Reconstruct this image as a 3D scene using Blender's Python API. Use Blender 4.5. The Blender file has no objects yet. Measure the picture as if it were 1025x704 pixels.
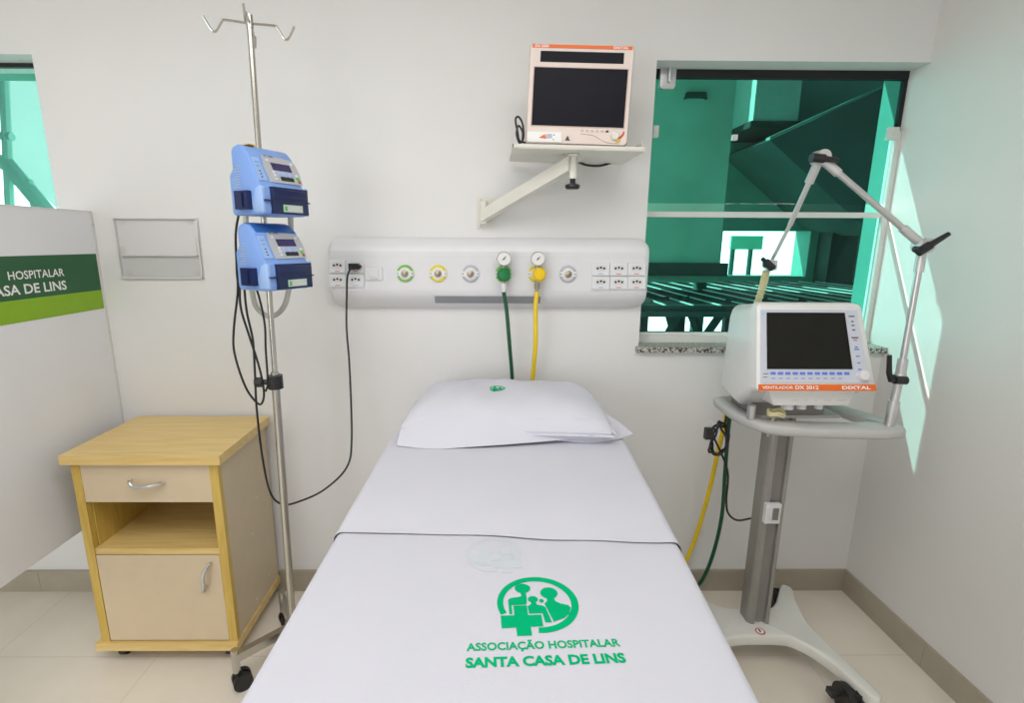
import bpy, bmesh, math, random
from mathutils import Vector, Matrix
random.seed(7)
C = bpy.context.scene.collection
PI = math.pi
# ------------------------------------------------------------------ camera geometry (survey of the photograph)
F, CX, PITCH, YAW, ROLL, CD, CH = 510.4, 493.2, math.radians(12.03), math.radians(-.5), math.radians(.26), 1.988, 1.5
CAM = Vector((0, -CD, CH))
def ray(u, v):
    x = (u-CX)/F; w = -(v-352)/F; y = 1.0
    c, s = math.cos(ROLL), math.sin(ROLL); x, w = c*x-s*w, s*x+c*w
    c, s = math.cos(PITCH), math.sin(PITCH); y, z = c*y+s*w, -s*y+c*w
    c, s = math.cos(YAW), math.sin(YAW); x, y = c*x-s*y, s*x+c*y
    return Vector((x, y, z))
def on(ax, val, u, v):
    d = ray(u, v); return CAM + d*((val-CAM[ax])/d[ax])
def aY(u, v, y=0): return on(1, y, u, v)
def aX(u, v, x): return on(0, x, u, v)
def aZ(u, v, z): return on(2, z, u, v)

# ------------------------------------------------------------------ materials
def mat(name, col, rough=.5, metal=0, var=.04, scale=18, bump=0, bscale=200, coat=0, emit=None, sheen=0):
    m = bpy.data.materials.new(name); m.use_nodes = True
    nt = m.node_tree; b = nt.nodes['Principled BSDF']
    b.inputs['Roughness'].default_value = rough; b.inputs['Metallic'].default_value = metal
    b.inputs['Coat Weight'].default_value = coat
    if sheen: b.inputs['Sheen Weight'].default_value = sheen
    tc = nt.nodes.new('ShaderNodeTexCoord')
    n = nt.nodes.new('ShaderNodeTexNoise'); n.inputs['Scale'].default_value = scale; n.inputs['Detail'].default_value = 4
    nt.links.new(tc.outputs['Object'], n.inputs['Vector'])
    r = nt.nodes.new('ShaderNodeValToRGB')
    r.color_ramp.elements[0].position = .3; r.color_ramp.elements[1].position = .7
    lo = [max(0, c*(1-var)) for c in col]; hi = [min(1, c*(1+var)) for c in col]
    r.color_ramp.elements[0].color = (*lo, 1); r.color_ramp.elements[1].color = (*hi, 1)
    nt.links.new(n.outputs['Fac'], r.inputs['Fac']); nt.links.new(r.outputs['Color'], b.inputs['Base Color'])
    if bump:
        n2 = nt.nodes.new('ShaderNodeTexNoise'); n2.inputs['Scale'].default_value = bscale; n2.inputs['Detail'].default_value = 3
        nt.links.new(tc.outputs['Object'], n2.inputs['Vector'])
        bp = nt.nodes.new('ShaderNodeBump'); bp.inputs['Strength'].default_value = bump; bp.inputs['Distance'].default_value = .004
        nt.links.new(n2.outputs['Fac'], bp.inputs['Height']); nt.links.new(bp.outputs['Normal'], b.inputs['Normal'])
    return m
def wood(name, c1, c2, stretch=(1, 14, 14), rough=.35):
    m = mat(name, c1, rough); nt = m.node_tree
    mp = nt.nodes.new('ShaderNodeMapping'); mp.inputs['Scale'].default_value = stretch
    tc = [n for n in nt.nodes if n.type == 'TEX_COORD'][0]; n = [n for n in nt.nodes if n.type == 'TEX_NOISE'][0]
    nt.links.new(tc.outputs['Object'], mp.inputs['Vector']); nt.links.new(mp.outputs['Vector'], n.inputs['Vector'])
    n.inputs['Scale'].default_value = 5; n.inputs['Distortion'].default_value = .6; n.inputs['Detail'].default_value = 6
    r = [x for x in nt.nodes if x.type == 'VALTORGB'][0]
    r.color_ramp.elements[0].color = (*c1, 1); r.color_ramp.elements[1].color = (*c2, 1)
    return m
def tinted(name, tint, gloss=.12, rough=.0, var=.07):
    m = bpy.data.materials.new(name); m.use_nodes = True; nt = m.node_tree; nt.nodes.clear()
    o = nt.nodes.new('ShaderNodeOutputMaterial'); t = nt.nodes.new('ShaderNodeBsdfTransparent'); g = nt.nodes.new('ShaderNodeBsdfGlossy')
    n = nt.nodes.new('ShaderNodeTexNoise'); n.inputs['Scale'].default_value = 2.5
    r = nt.nodes.new('ShaderNodeValToRGB'); r.color_ramp.elements[0].color = (*[c*(1-var) for c in tint], 1); r.color_ramp.elements[1].color = (*[min(1, c*(1+var)) for c in tint], 1)
    nt.links.new(n.outputs['Fac'], r.inputs['Fac']); nt.links.new(r.outputs['Color'], t.inputs['Color'])
    f = nt.nodes.new('ShaderNodeFresnel'); f.inputs['IOR'].default_value = 1.45
    mu = nt.nodes.new('ShaderNodeMath'); mu.operation = 'MULTIPLY'; mu.inputs[1].default_value = gloss*8
    nt.links.new(f.outputs['Fac'], mu.inputs[0])
    g.inputs['Roughness'].default_value = rough
    x = nt.nodes.new('ShaderNodeMixShader')
    nt.links.new(mu.outputs[0], x.inputs['Fac']); nt.links.new(t.outputs[0], x.inputs[1]); nt.links.new(g.outputs[0], x.inputs[2])
    nt.links.new(x.outputs[0], o.inputs['Surface'])
    return m
def tiles(name):
    m = mat(name, (.80, .735, .64), .32, var=.04, scale=5); nt = m.node_tree; b = nt.nodes['Principled BSDF']
    r = [x for x in nt.nodes if x.type == 'VALTORGB'][0]
    tc = [n for n in nt.nodes if n.type == 'TEX_COORD'][0]
    mp = nt.nodes.new('ShaderNodeMapping'); mp.inputs['Location'].default_value = (.36, .03, 0)
    br = nt.nodes.new('ShaderNodeTexBrick'); br.offset = 0; br.inputs['Scale'].default_value = 1
    br.inputs['Brick Width'].default_value = .6; br.inputs['Row Height'].default_value = .6; br.inputs['Mortar Size'].default_value = .0022
    br.inputs['Mortar'].default_value = (.69, .63, .55, 1)
    nt.links.new(tc.outputs['Object'], mp.inputs['Vector']); nt.links.new(mp.outputs['Vector'], br.inputs['Vector'])
    nt.links.new(r.outputs['Color'], br.inputs['Color1']); nt.links.new(r.outputs['Color'], br.inputs['Color2'])
    nt.links.new(br.outputs['Color'], b.inputs['Base Color'])
    return m
def granite(name):
    m = mat(name, (.4, .4, .38), .35); nt = m.node_tree
    r = [x for x in nt.nodes if x.type == 'VALTORGB'][0]; n = [x for x in nt.nodes if x.type == 'TEX_NOISE'][0]
    n.inputs['Scale'].default_value = 160; n.inputs['Detail'].default_value = 2
    r.color_ramp.elements[0].color = (.03, .03, .03, 1); r.color_ramp.elements[1].color = (.55, .54, .5, 1)
    r.color_ramp.elements[0].position = .42; r.color_ramp.elements[1].position = .55
    return m
M = dict(
 wall=mat('wall_paint', (.79, .785, .785), .55, var=.015, scale=3, bump=.05, bscale=90),
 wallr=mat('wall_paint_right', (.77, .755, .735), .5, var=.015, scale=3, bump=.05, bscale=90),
 ceil=mat('ceiling_paint', (.70, .67, .60), .8, var=.01),
 floor=tiles('floor_tile'), base=mat('skirting_tile', (.41, .365, .29), .45, var=.06, scale=9),
 granite=granite('granite_sill'),
 white=mat('white_enamel', (.77, .77, .80), .3, var=.01),
 cream=mat('cream_enamel', (.78, .76, .69), .4, var=.015),
 panelw=mat('partition_white', (.82, .83, .86), .45, var=.015, scale=4),
 dgreen=mat('dark_green_print', (.018, .115, .04), .45, var=.03),
 lime=mat('lime_green_print', (.25, .47, .008), .45, var=.03),
 paint_white=mat('white_print', (.9, .9, .9), .5, var=.01),
 alu=mat('brushed_aluminium', (.66, .66, .67), .42, .7, var=.04),
 alupaint=mat('white_aluminium', (.72, .73, .70), .4, var=.02),
 chrome=mat('chrome', (.56, .54, .50), .24, 1, var=.03),
 satin=mat('satin_chrome', (.66, .66, .67), .32, .9, var=.03),
 wood=wood('maple_laminate', (.68, .47, .16), (.80, .60, .26)),
 woodv=wood('maple_edging', (.56, .37, .07), (.68, .48, .12), (14, 14, 1.5)),
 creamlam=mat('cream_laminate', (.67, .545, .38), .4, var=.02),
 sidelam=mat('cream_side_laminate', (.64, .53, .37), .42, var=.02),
 black=mat('black_rubber', (.012, .012, .014), .45, var=.1),
 blackp=mat('black_plastic', (.014, .014, .016), .3, var=.1),
 gasket=mat('black_gasket', (.006, .008, .008), .6),
 cable=mat('black_cable', (.012, .012, .014), .4, var=.1),
 screen=mat('screen_glass', (.012, .012, .018), .3, var=.05),
 screen2=mat('screen_glass_warm', (.018, .018, .016), .15, var=.05),
 pump=mat('pump_blue', (.22, .38, .80), .38, var=.03),
 pumpl=mat('pump_light_blue', (.36, .53, .90), .4, var=.03),
 navy=mat('navy_plastic', (.012, .018, .085), .28, var=.05),
 face=mat('pump_faceplate', (.52, .53, .56), .45, var=.02),
 lcd=mat('lcd_violet', (.045, .035, .13), .2, var=.1),
 btn=mat('button_white', (.72, .76, .86), .4), btnb=mat('button_blue', (.42, .55, .88), .4),
 btng=mat('button_green', (.12, .62, .08), .4), red=mat('red_plastic', (.62, .05, .03), .4),
 yellow=mat('yellow_plastic', (.88, .58, .01), .32, var=.02), yhose=mat('yellow_hose', (.85, .60, .01), .35, var=.03),
 green=mat('green_plastic', (.005, .20, .055), .3, var=.03), ghose=mat('green_hose', (.004, .085, .035), .35, var=.03),
 greenr=mat('green_ring', (.22, .52, .10), .4), yellr=mat('yellow_ring', (.78, .66, .05), .4), greyr=mat('lilac_ring', (.50, .50, .58), .4),
 brass=mat('nickel', (.42, .37, .30), .3, 1), dial=mat('dial_white', (.82, .82, .80), .4, var=.01),
 slot=mat('grey_diffuser', (.30, .31, .34), .5, var=.03), socket=mat('socket_white', (.79, .80, .83), .35, var=.01),
 dark=mat('dark_hole', (.02, .02, .025), .6), rlab=mat('red_label', (.72, .35, .30), .5), blab=mat('blue_label', (.45, .60, .78), .5),
 sheet=mat('white_cotton', (.635, .635, .71), .85, var=.012, scale=7, bump=.12, bscale=420, sheen=.1),
 sheet_dim=mat('white_cotton_dim', (.59, .59, .662), .85, var=.012, scale=7, bump=.12, bscale=420, sheen=.1),  # same white cotton, darkened to offset strong light at the bed foot
 pillow=mat('pillow_cotton', (.665, .665, .745), .85, var=.012, scale=7, bump=.12, bscale=420, sheen=.1),
 mint=mat('green_textile_print', (.001, .41, .17), .9, var=.03),
 ghost=mat('show_through_print', (.55, .587, .637), .85, var=.01),
 matt=mat('mattress_vinyl', (.25, .30, .40), .5),
 pink=mat('monitor_housing', (.80, .68, .63), .4, var=.015), pinkd=mat('monitor_groove', (.62, .49, .44), .45),
 orange=mat('orange_strip', (.80, .15, .012), .4, var=.02),
 vent=mat('ventilator_housing', (.82, .82, .815), .4, var=.015), ventp=mat('ventilator_keypad', (.60, .63, .72), .4, var=.015),
 key=mat('blue_key', (.13, .22, .78), .4), inkb=mat('blue_ink', (.12, .22, .6), .5), ink=mat('dark_ink', (.06, .06, .07), .5), pinkink=mat('magenta_ink', (.6, .15, .3), .5),
 cartw=mat('cart_plastic', (.76, .755, .71), .42, var=.02), tray=mat('tray_plastic', (.50, .50, .49), .4, var=.02),
 column=mat('column_aluminium', (.36, .35, .33), .42, .55, var=.04), columnd=mat('column_groove', (.27, .26, .25), .45, .5),
 tube=mat('beige_tubing', (.72, .66, .38), .35, var=.06), greytube=mat('grey_tubing', (.55, .55, .47), .4),
 acryl=tinted('clear_acrylic', (.985, .985, .985), .03, var=0), acryle=mat('acrylic_edge', (.72, .72, .71), .3, var=.02), acrylp=tinted('acrylic_pocket', (.98, .98, .98), .03, var=0),
 glass=tinted('green_glass', (.53, .80, .77), .05), glassl=tinted('pale_green_glass', (.62, .85, .81), .05),
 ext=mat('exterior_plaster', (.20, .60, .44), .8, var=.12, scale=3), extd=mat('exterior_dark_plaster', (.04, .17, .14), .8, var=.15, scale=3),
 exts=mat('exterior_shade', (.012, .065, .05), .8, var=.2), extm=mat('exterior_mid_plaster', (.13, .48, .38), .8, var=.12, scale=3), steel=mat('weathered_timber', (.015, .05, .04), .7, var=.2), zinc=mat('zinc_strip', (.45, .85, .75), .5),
 ground=mat('outside_concrete', (.6, .58, .52), .8, var=.1, scale=2),
 sty=mat('sticker_yellow', (.9, .65, .05), .4), stg=mat('sticker_green', (.08, .5, .1), .4), label=mat('paper_label', (.62, .68, .62), .5),
)
M['mint'].node_tree.nodes['Principled BSDF'].inputs['Specular IOR Level'].default_value = .05
for k_ in ('screen', 'screen2'): M[k_].node_tree.nodes['Principled BSDF'].inputs['Specular IOR Level'].default_value = .08
def translucent(name, col):
    m = mat(name, col, .6); nt = m.node_tree; b = nt.nodes['Principled BSDF']; o = [n for n in nt.nodes if n.type == 'OUTPUT_MATERIAL'][0]
    tr = nt.nodes.new('ShaderNodeBsdfTranslucent'); tr.inputs['Color'].default_value = (*col, 1); x = nt.nodes.new('ShaderNodeMixShader'); x.inputs['Fac'].default_value = .75
    nt.links.new(b.outputs[0], x.inputs[1]); nt.links.new(tr.outputs[0], x.inputs[2]); nt.links.new(x.outputs[0], o.inputs['Surface']); return m
M['translu'] = translucent('awning_polycarbonate', (.76, .83, .82))
# ------------------------------------------------------------------ mesh builder
def frame_of(d):
    d = Vector(d).normalized(); a = Vector((0, 0, 1)) if abs(d.z) < .9 else Vector((1, 0, 0))
    x = a.cross(d).normalized(); return x, d.cross(x).normalized(), d
def smooth_path(p, sub=8):
    p = [Vector(q) for q in p]
    if len(p) < 3: return p
    e = [p[0]*2-p[1]]+p+[p[-1]*2-p[-2]]; out = []
    for i in range(1, len(e)-2):
        a, b, c, d = e[i-1:i+3]
        for k in range(sub):
            t = k/sub
            out.append(.5*((2*b)+(c-a)*t+(2*a-5*b+4*c-d)*t*t+(3*b-a-3*c+d)*t**3))
    out.append(p[-1]); return out
class MB:
    def __init__(s): s.bm = bmesh.new()
    def _add(s, verts, faces, xf=None):
        vs = [s.bm.verts.new(xf @ Vector(v) if xf else Vector(v)) for v in verts]; fs = []
        for f in faces:
            try: fs.append(s.bm.faces.new([vs[i] for i in f]))
            except ValueError: pass
        return vs, fs
    def _bevel(s, fs, w, seg=2, ang=.5):
        es = {e for f in fs for e in f.edges if e.is_manifold and e.calc_face_angle(0) > ang}
        if w > 0: bmesh.ops.bevel(s.bm, geom=list(es), offset=w, segments=seg, profile=.5, affect='EDGES', clamp_overlap=True)
    def box(s, c, size, bev=0, xf=None, seg=2):
        x, y, z = [d/2 for d in size]; c = Vector(c)
        v = [c+Vector(q) for q in ((-x,-y,-z),(x,-y,-z),(x,y,-z),(-x,y,-z),(-x,-y,z),(x,-y,z),(x,y,z),(-x,y,z))]
        _, fs = s._add(v, [(3,2,1,0),(4,5,6,7),(0,1,5,4),(1,2,6,5),(2,3,7,6),(3,0,4,7)], xf)
        s._bevel(fs, bev, seg); return s
    def rng(s, lo, hi, bev=0, xf=None):
        return s.box([(a+b)/2 for a, b in zip(lo, hi)], [b-a for a, b in zip(lo, hi)], bev, xf)
    def prism(s, poly, a, b, axis='z', bev=0, xf=None, seg=2):
        n = len(poly)
        def P(q, h):
            return {'z': (q[0], q[1], h), 'x': (h, q[0], q[1]), 'y': (q[0], h, q[1])}[axis]
        v = [P(q, a) for q in poly]+[P(q, b) for q in poly]
        _, fs = s._add(v, [tuple(range(n))[::-1], tuple(range(n, 2*n))]+[(i, (i+1) % n, n+(i+1) % n, n+i) for i in range(n)], xf)
        bmesh.ops.recalc_face_normals(s.bm, faces=fs); s._bevel(fs, bev, seg); return s
    def loft(s, rings, caps=True, closed=True, xf=None):
        n = len(rings[0]); v = [q for r in rings for q in r]; f = []
        for k in range(len(rings)-1):
            for i in range(n if closed else n-1):
                j = (i+1) % n; f.append((k*n+i, k*n+j, (k+1)*n+j, (k+1)*n+i))
        if caps: f += [tuple(range(n))[::-1], tuple(range((len(rings)-1)*n, len(rings)*n))]
        _, fs = s._add(v, f, xf); bmesh.ops.recalc_face_normals(s.bm, faces=fs); return s
    def cyl(s, p0, p1, r0, r1=None, n=24, bev=0, xf=None):
        r1 = r0 if r1 is None else r1; p0, p1 = Vector(p0), Vector(p1); x, y, d = frame_of(p1-p0)
        c = [(math.cos(2*PI*i/n), math.sin(2*PI*i/n)) for i in range(n)]
        v = [p0+x*a*r0+y*b*r0 for a, b in c]+[p1+x*a*r1+y*b*r1 for a, b in c]
        _, fs = s._add(v, [tuple(range(n))[::-1], tuple(range(n, 2*n))]+[(i, (i+1) % n, n+(i+1) % n, n+i) for i in range(n)], xf)
        s._bevel(fs, bev, 2, .8); return s
    def lathe(s, o, d, prof, n=28, xf=None):
        o = Vector(o); x, y, d = frame_of(d)
        rings = [[o+d*h+(x*math.cos(2*PI*i/n)+y*math.sin(2*PI*i/n))*max(r, 1e-4) for i in range(n)] for r, h in prof]
        return s.loft(rings, xf=xf)
    def tube(s, pts, r, n=10, smooth=True, sub=8, xf=None, closed=False):
        p = smooth_path(pts, sub) if smooth else [Vector(q) for q in pts]
        x, y, d = frame_of(p[1]-p[0]); rings = []
        for i, q in enumerate(p):
            t = (p[min(i+1, len(p)-1)]-p[max(i-1, 0)])
            if t.length < 1e-9: t = d
            t.normalize(); x = (x-t*x.dot(t))
            x = x.normalized() if x.length > 1e-6 else frame_of(t)[0]
            y = t.cross(x); rr = r(i/(len(p)-1)) if callable(r) else r
            rings.append([q+(x*math.cos(2*PI*k/n)+y*math.sin(2*PI*k/n))*rr for k in range(n)])
        return s.loft(rings, xf=xf)
    def ball(s, c, r, sc=(1, 1, 1), n=20, xf=None):
        c = Vector(c); rings = []
        for k in range(1, n//2):
            a = PI*k/(n//2); rings.append([c+Vector((math.sin(a)*math.cos(2*PI*i/n)*sc[0], math.sin(a)*math.sin(2*PI*i/n)*sc[1], math.cos(a)*sc[2]))*r for i in range(n)])
        return s.loft(rings, xf=xf)
    def poly(s, pts3):
        f = s.bm.faces.new([s.bm.verts.new(Vector(p)) for p in pts3]); return s
    def build(s, name, m, parent=None, ang=35, world=True, thick=None):
        me = bpy.data.meshes.new(name); 
        if parent is not None and world: bmesh.ops.transform(s.bm, matrix=XF[parent.name].inverted(), verts=s.bm.verts)
        s.bm.to_mesh(me); s.bm.free()
        o = bpy.data.objects.new(name, me); C.objects.link(o); me.materials.append(m)
        for p in me.polygons: p.use_smooth = True
        try: me.set_sharp_from_angle(angle=math.radians(ang))
        except Exception: pass
        if parent is None:
            if me.vertices:
                xs = [v.co for v in me.vertices]
                b = Vector((sum(c.x for c in xs)/len(xs), sum(c.y for c in xs)/len(xs), min(c.z for c in xs)))
                me.transform(Matrix.Translation(-b)); o.location = b; XF[o.name] = Matrix.Translation(b)
        else:
            o.parent = parent; XF[o.name] = XF[parent.name].copy()
        return o
XF = {}
def thing(name, label, cat, loc=(0,0,0), rotz=0, group=None):
    o = bpy.data.objects.new(name, None); C.objects.link(o); o.location = loc; o.rotation_euler = (0, 0, rotz); o.empty_display_size = .05
    XF[o.name] = Matrix.Translation(Vector(loc)) @ Matrix.Rotation(rotz, 4, 'Z')
    o['label'] = label; o['category'] = cat
    if group: o['group'] = group
    return o
def tag(o, label, cat, group=None, kind=None):
    o['label'] = label; o['category'] = cat
    if group: o['group'] = group
    if kind: o['kind'] = kind
    return o
def struct(o, label=None):
    o['kind'] = 'structure'
    if label: o['label'] = label
    return o
def copy_tree(o, parent=None):
    c = o.copy(); C.objects.link(c); XF[c.name] = XF[o.name].copy()
    if parent: c.parent = parent
    for ch in [x for x in C.objects if x.parent == o]: copy_tree(ch, c)
    return c
def place(x, ux, uy):
    """matrix: local x -> ux, local y -> uy, local z -> normal, origin x"""
    ux = Vector(ux).normalized(); n = ux.cross(Vector(uy)).normalized(); uy = n.cross(ux)
    return Matrix(((ux.x, uy.x, n.x, x[0]), (ux.y, uy.y, n.y, x[1]), (ux.z, uy.z, n.z, x[2]), (0, 0, 0, 1)))
def text(s, name, m, parent, width, height, xf, bold=0.0, align='C', fn=None):
    cu = bpy.data.curves.new('lettering', 'FONT'); cu.body = s; cu.size = 1; cu.offset = bold; cu.resolution_u = 3
    ob = bpy.data.objects.new('lettering', cu); C.objects.link(ob)
    dg = bpy.context.evaluated_depsgraph_get(); dg.update()
    me = bpy.data.meshes.new_from_object(ob.evaluated_get(dg)); C.objects.unlink(ob); bpy.data.objects.remove(ob)
    bm = bmesh.new(); bm.from_mesh(me); bpy.data.meshes.remove(me)
    bmesh.ops.remove_doubles(bm, verts=bm.verts, dist=1e-5)
    xs = [v.co.x for v in bm.verts]; x0, x1 = min(xs), max(xs); cap = .70
    sx = width/(x1-x0) if width else height/cap; sy = height/cap
    for v in bm.verts:
        x = (v.co.x-x0)*sx; W = (x1-x0)*sx
        x -= {'C': W/2, 'L': 0, 'R': W}[align]; p = Vector((x, v.co.y*sy, 0))
        v.co = fn(p) if fn else xf @ p
    b = MB(); b.bm.free(); b.bm = bm
    return b.build(name, m, parent)

# ------------------------------------------------------------------ the room
XC, XL, YF, ZC = 1.581, -3.3, -4.3, 2.62
WX0, WZ0, WZ1 = .598, 1.10, 2.139           # right window opening (reaches the right wall)
LX0, LX1, LZ0, LZ1 = -2.75, -1.612, 1.10, 2.143
TH = .215
b = MB(); b.rng((XL-.2, YF-.2, -.1), (XC+.2, TH, 0)); struct(b.build('floor', M['floor']))
b = MB(); b.rng((XL-.2, YF-.2, ZC), (XC+.2, TH, ZC+.12)); struct(b.build('ceiling', M['ceil']))
b = MB()
b.rng((XL, 0, 0), (LX0, TH, ZC)); b.rng((LX0, 0, 0), (LX1, TH, LZ0)); b.rng((LX0, 0, LZ1), (LX1, TH, ZC))
b.rng((LX1, 0, 0), (WX0, TH, ZC)); b.rng((WX0, 0, 0), (XC, TH, WZ0-.022)); b.rng((WX0, 0, WZ1), (XC, TH, ZC))
struct(b.build('wall_back', M['wall']))
b = MB(); b.rng((XC, YF, 0), (XC+.15, TH, ZC)); struct(b.build('wall_right', M['wallr']))
b = MB(); b.rng((XL-.15, YF, 0), (XL, TH, ZC)); struct(b.build('wall_left', M['wall']))
b = MB(); b.rng((XL, YF-.15, 0), (XC, YF, ZC)); struct(b.build('wall_front', M['wall']))
b = MB()
x = XL
while x < XC-.012:
    x2 = min(x+.45, XC-.012); b.rng((x+.0008, -.012, 0), (x2-.0008, 0, .1), .0015); x = x2
struct(b.build('baseboard_back', M['base']))
b = MB(); y = -.0
while y > YF:
    y2 = max(y-.43, YF); b.rng((XC-.012, y2+.0008, 0), (XC, y-.0008, .1), .0015); y = y2
struct(b.build('baseboard_right', M['base']))
b = MB(); b.rng((XC-.004, .114, WZ0), (XC-.0002, TH, WZ1)); struct(b.build('trim_1', mat('reveal_shade', (.06, .34, .26), .7)))  # lining added to dim the sunlit reveal; the shade is in its colour
# right window: granite sill, aluminium bars, panes, patch fittings
GY = .100
w1 = thing('window_1', 'green glass window beside the right corner', 'window', (1.09, GY, WZ0)); del w1['category']; struct(w1)
b = MB(); b.rng((WX0-.012, -.022, WZ0-.022), (XC-.001, TH+.02, WZ0), .002); b.build('sill', M['granite'], w1)
b = MB(); b.rng((WX0, GY-.02, WZ0), (XC, GY+.02, WZ0+.03), .002); b.rng((WX0, GY-.006, WZ0+.03), (XC, GY+.006, WZ0+.04)); b.build('bottom_track', M['alupaint'], w1)
zb = aY(760, 215, GY).z
b = MB(); b.rng((WX0, GY-.006, zb-.011), (XC-.02, GY+.006, zb+.010), .003); b.build('middle_bar', M['alupaint'], w1)
b = MB(); b.rng((WX0, GY-.008, WZ1-.03), (XC, GY+.012, WZ1)); b.rng((XC-.014, GY-.006, 1.93), (XC, GY+.012, WZ1)); b.build('gasket', M['gasket'], w1)
b = MB(); b.rng((XC-.020, GY-.016, WZ0+.03), (XC-.0005, GY+.016, 1.925), .003); b.build('side_channel', M['alupaint'], w1)
b = MB(); b.rng((WX0-.001, GY-.004, zb+.042), (XC-.014, GY+.004, WZ1-.028)); b.build('pane', M['glass'], w1)
b = MB(); b.rng((WX0-.001, GY-.004, WZ0+.04), (XC-.02, GY+.004, zb-.0115)); b.build('pane', M['glass'], w1)
def clip(u, v, w=.026, h=.032):
    p = aY(u, v, GY-.01); b = MB(); b.box((p.x, GY-.012, p.z), (w, .016, h), .004); b.cyl((p.x, GY-.02, p.z), (p.x, GY-.024, p.z), .006); return b.build('patch_fitting', M['alupaint'], w1)
p = aY(668, 77, GY-.01); b = MB(); b.prism([(p.x-.03, p.z+.03), (p.x+.03, p.z+.03), (p.x+.03, p.z-.035), (p.x+.022, p.z-.045), (p.x-.022, p.z-.045), (p.x-.03, p.z-.035)], GY-.022, GY-.005, 'y', .004)
b.cyl((p.x+.002, GY-.03, p.z+.03), (p.x+.002, GY-.03, p.z-.02), .006); b.cyl((p.x+.002, GY-.028, p.z-.015), (p.x+.008, GY-.028, p.z-.02), .009); b.build('hinge', M['alu'], w1)
clip(656, 132, .02, .042); clip(893, 134, .04, .045); clip(735, 138, .018, .02)
# left window
w2 = thing('window_2', 'pale green glass window above the white partition', 'window', (-2.2, GY, LZ0)); del w2['category']; struct(w2)
b = MB(); b.rng((LX0, -.02, LZ0), (LX1, TH, LZ0+.022), .002); b.build('sill', M['granite'], w2)
b = MB(); b.rng((LX0, GY-.008, LZ1-.014), (LX1, GY+.01, LZ1)); b.build('gasket', M['gasket'], w2)
b = MB(); b.rng((LX0, GY-.004, LZ0+.022), (LX1, GY+.004, LZ1-.012)); b.build('pane', M['glassl'], w2)
b = MB(); b.rng((LX0, GY-.014, 1.60), (LX1, GY+.014, 1.62), .003); b.build('middle_bar', M['alupaint'], w2)

# ------------------------------------------------------------------ outside
b = MB(); b.rng((-14, TH+.05, -3.3), (14, 22, -3.2)); struct(b.build('ground_outside', M['ground']))
# building opposite the right window
EY = 3.0
def q(u, v, y): return aY(u, v, y)
o0, o1 = q(724, 231, EY), q(806, 277, EY); zu = q(700, 303, EY).z
b = MB(); b.rng((1.0, EY, o0.z), (6, EY+.25, 4.4)); b.rng((1.0, EY, zu), (o0.x, EY+.25, o0.z)); b.rng((o1.x, EY, zu), (6, EY+.25, o0.z)); b.rng((o0.x, EY, zu), (o1.x, EY+.25, o1.z)); b.rng((1.0, EY, -3.2), (1.25, EY+.25, zu)); b.rng((5.6, EY, -3.2), (6, EY+.25, zu))
struct(b.build('wall_outside_far', M['extm']))
yv = 1.5
c0, c1 = q(640, 60, yv), q(718, 283, yv)
b = MB(); b.rng((c0.x-.6, yv, c1.z), (c1.x, yv+.5, 3.0)); wb = b.build('wall_outside_near', M['ext']); struct(wb)
v0, v1 = q(686, 92, yv-.02), q(708, 98, yv-.02)
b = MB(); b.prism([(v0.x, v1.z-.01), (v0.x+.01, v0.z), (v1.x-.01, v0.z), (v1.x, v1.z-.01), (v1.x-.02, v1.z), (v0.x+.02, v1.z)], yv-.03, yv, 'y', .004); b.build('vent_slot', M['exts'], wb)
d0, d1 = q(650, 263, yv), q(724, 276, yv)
b = MB(); b.rng((d0.x-.3, yv-.06, d1.z), (d1.x, yv, d0.z), .004); b.build('shadow_strip', M['exts'], wb)  # dark strip put where a shadow crosses the wall
b = MB(); b.cyl((c1.x+.09, yv+.5, c1.z-.5), (c1.x+.09, yv+.5, 3.0), .05); tag(b.build('drain_pipe', M['extd']), 'dark vertical drain pipe outside behind the green window', 'pipe')
# water tank / pale box high up
t0, t1 = q(764, 82, 2.4), q(792, 122, 2.4)
t = thing('water_tank', 'pale box tank up high outside the green window', 'tank', ((t0.x+t1.x)/2, 2.6, t1.z))
b = MB(); b.rng((t0.x-.05, 2.4, t1.z), (t1.x+.05, EY-.002, t0.z+.2), .03); b.build('body', M['zinc'], t)
b = MB(); b.rng((t0.x-.08, 2.37, t1.z-.05), (t1.x+.08, EY-.001, t1.z), .005); b.build('bracket', M['exts'], t)
# dark slab built for the diagonal shade, drawn like a stair flight
s = [q(770, 140, 2.2), q(893, 84, 2.2), q(893, 235, 2.2), q(858, 222, 2.2)]
b = MB(); s = s[:2]+[Vector((s[1].x+.4, 0, s[1].z+.1)), Vector((s[1].x+.4, 0, s[2].z))]+s[2:]; b.prism([(a.x, a.z) for a in s], 2.2, EY-.001, 'y', .01)
sf = thing('shade_slab', 'diagonal shade built as a dark sloping flight outside the green window', 'stairs', (s[1].x, 2.6, -3.2)); b.build('wedge', M['extd'], sf)
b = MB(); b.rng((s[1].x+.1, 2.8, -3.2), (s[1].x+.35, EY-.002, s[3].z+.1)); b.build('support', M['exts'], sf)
s = [q(770, 140, 2.15), q(893, 84, 2.15), q(898, 60, 2.15), q(768, 60, 2.15)]
b = MB(); b.prism([(s[0].x, s[0].z), (s[1].x, s[1].z), (s[1].x, s[1].z+.02), (s[0].x, s[0].z+.02)], 2.14, 2.2, 'y'); b.build('edge_rail', M['extm'], sf)
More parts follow.
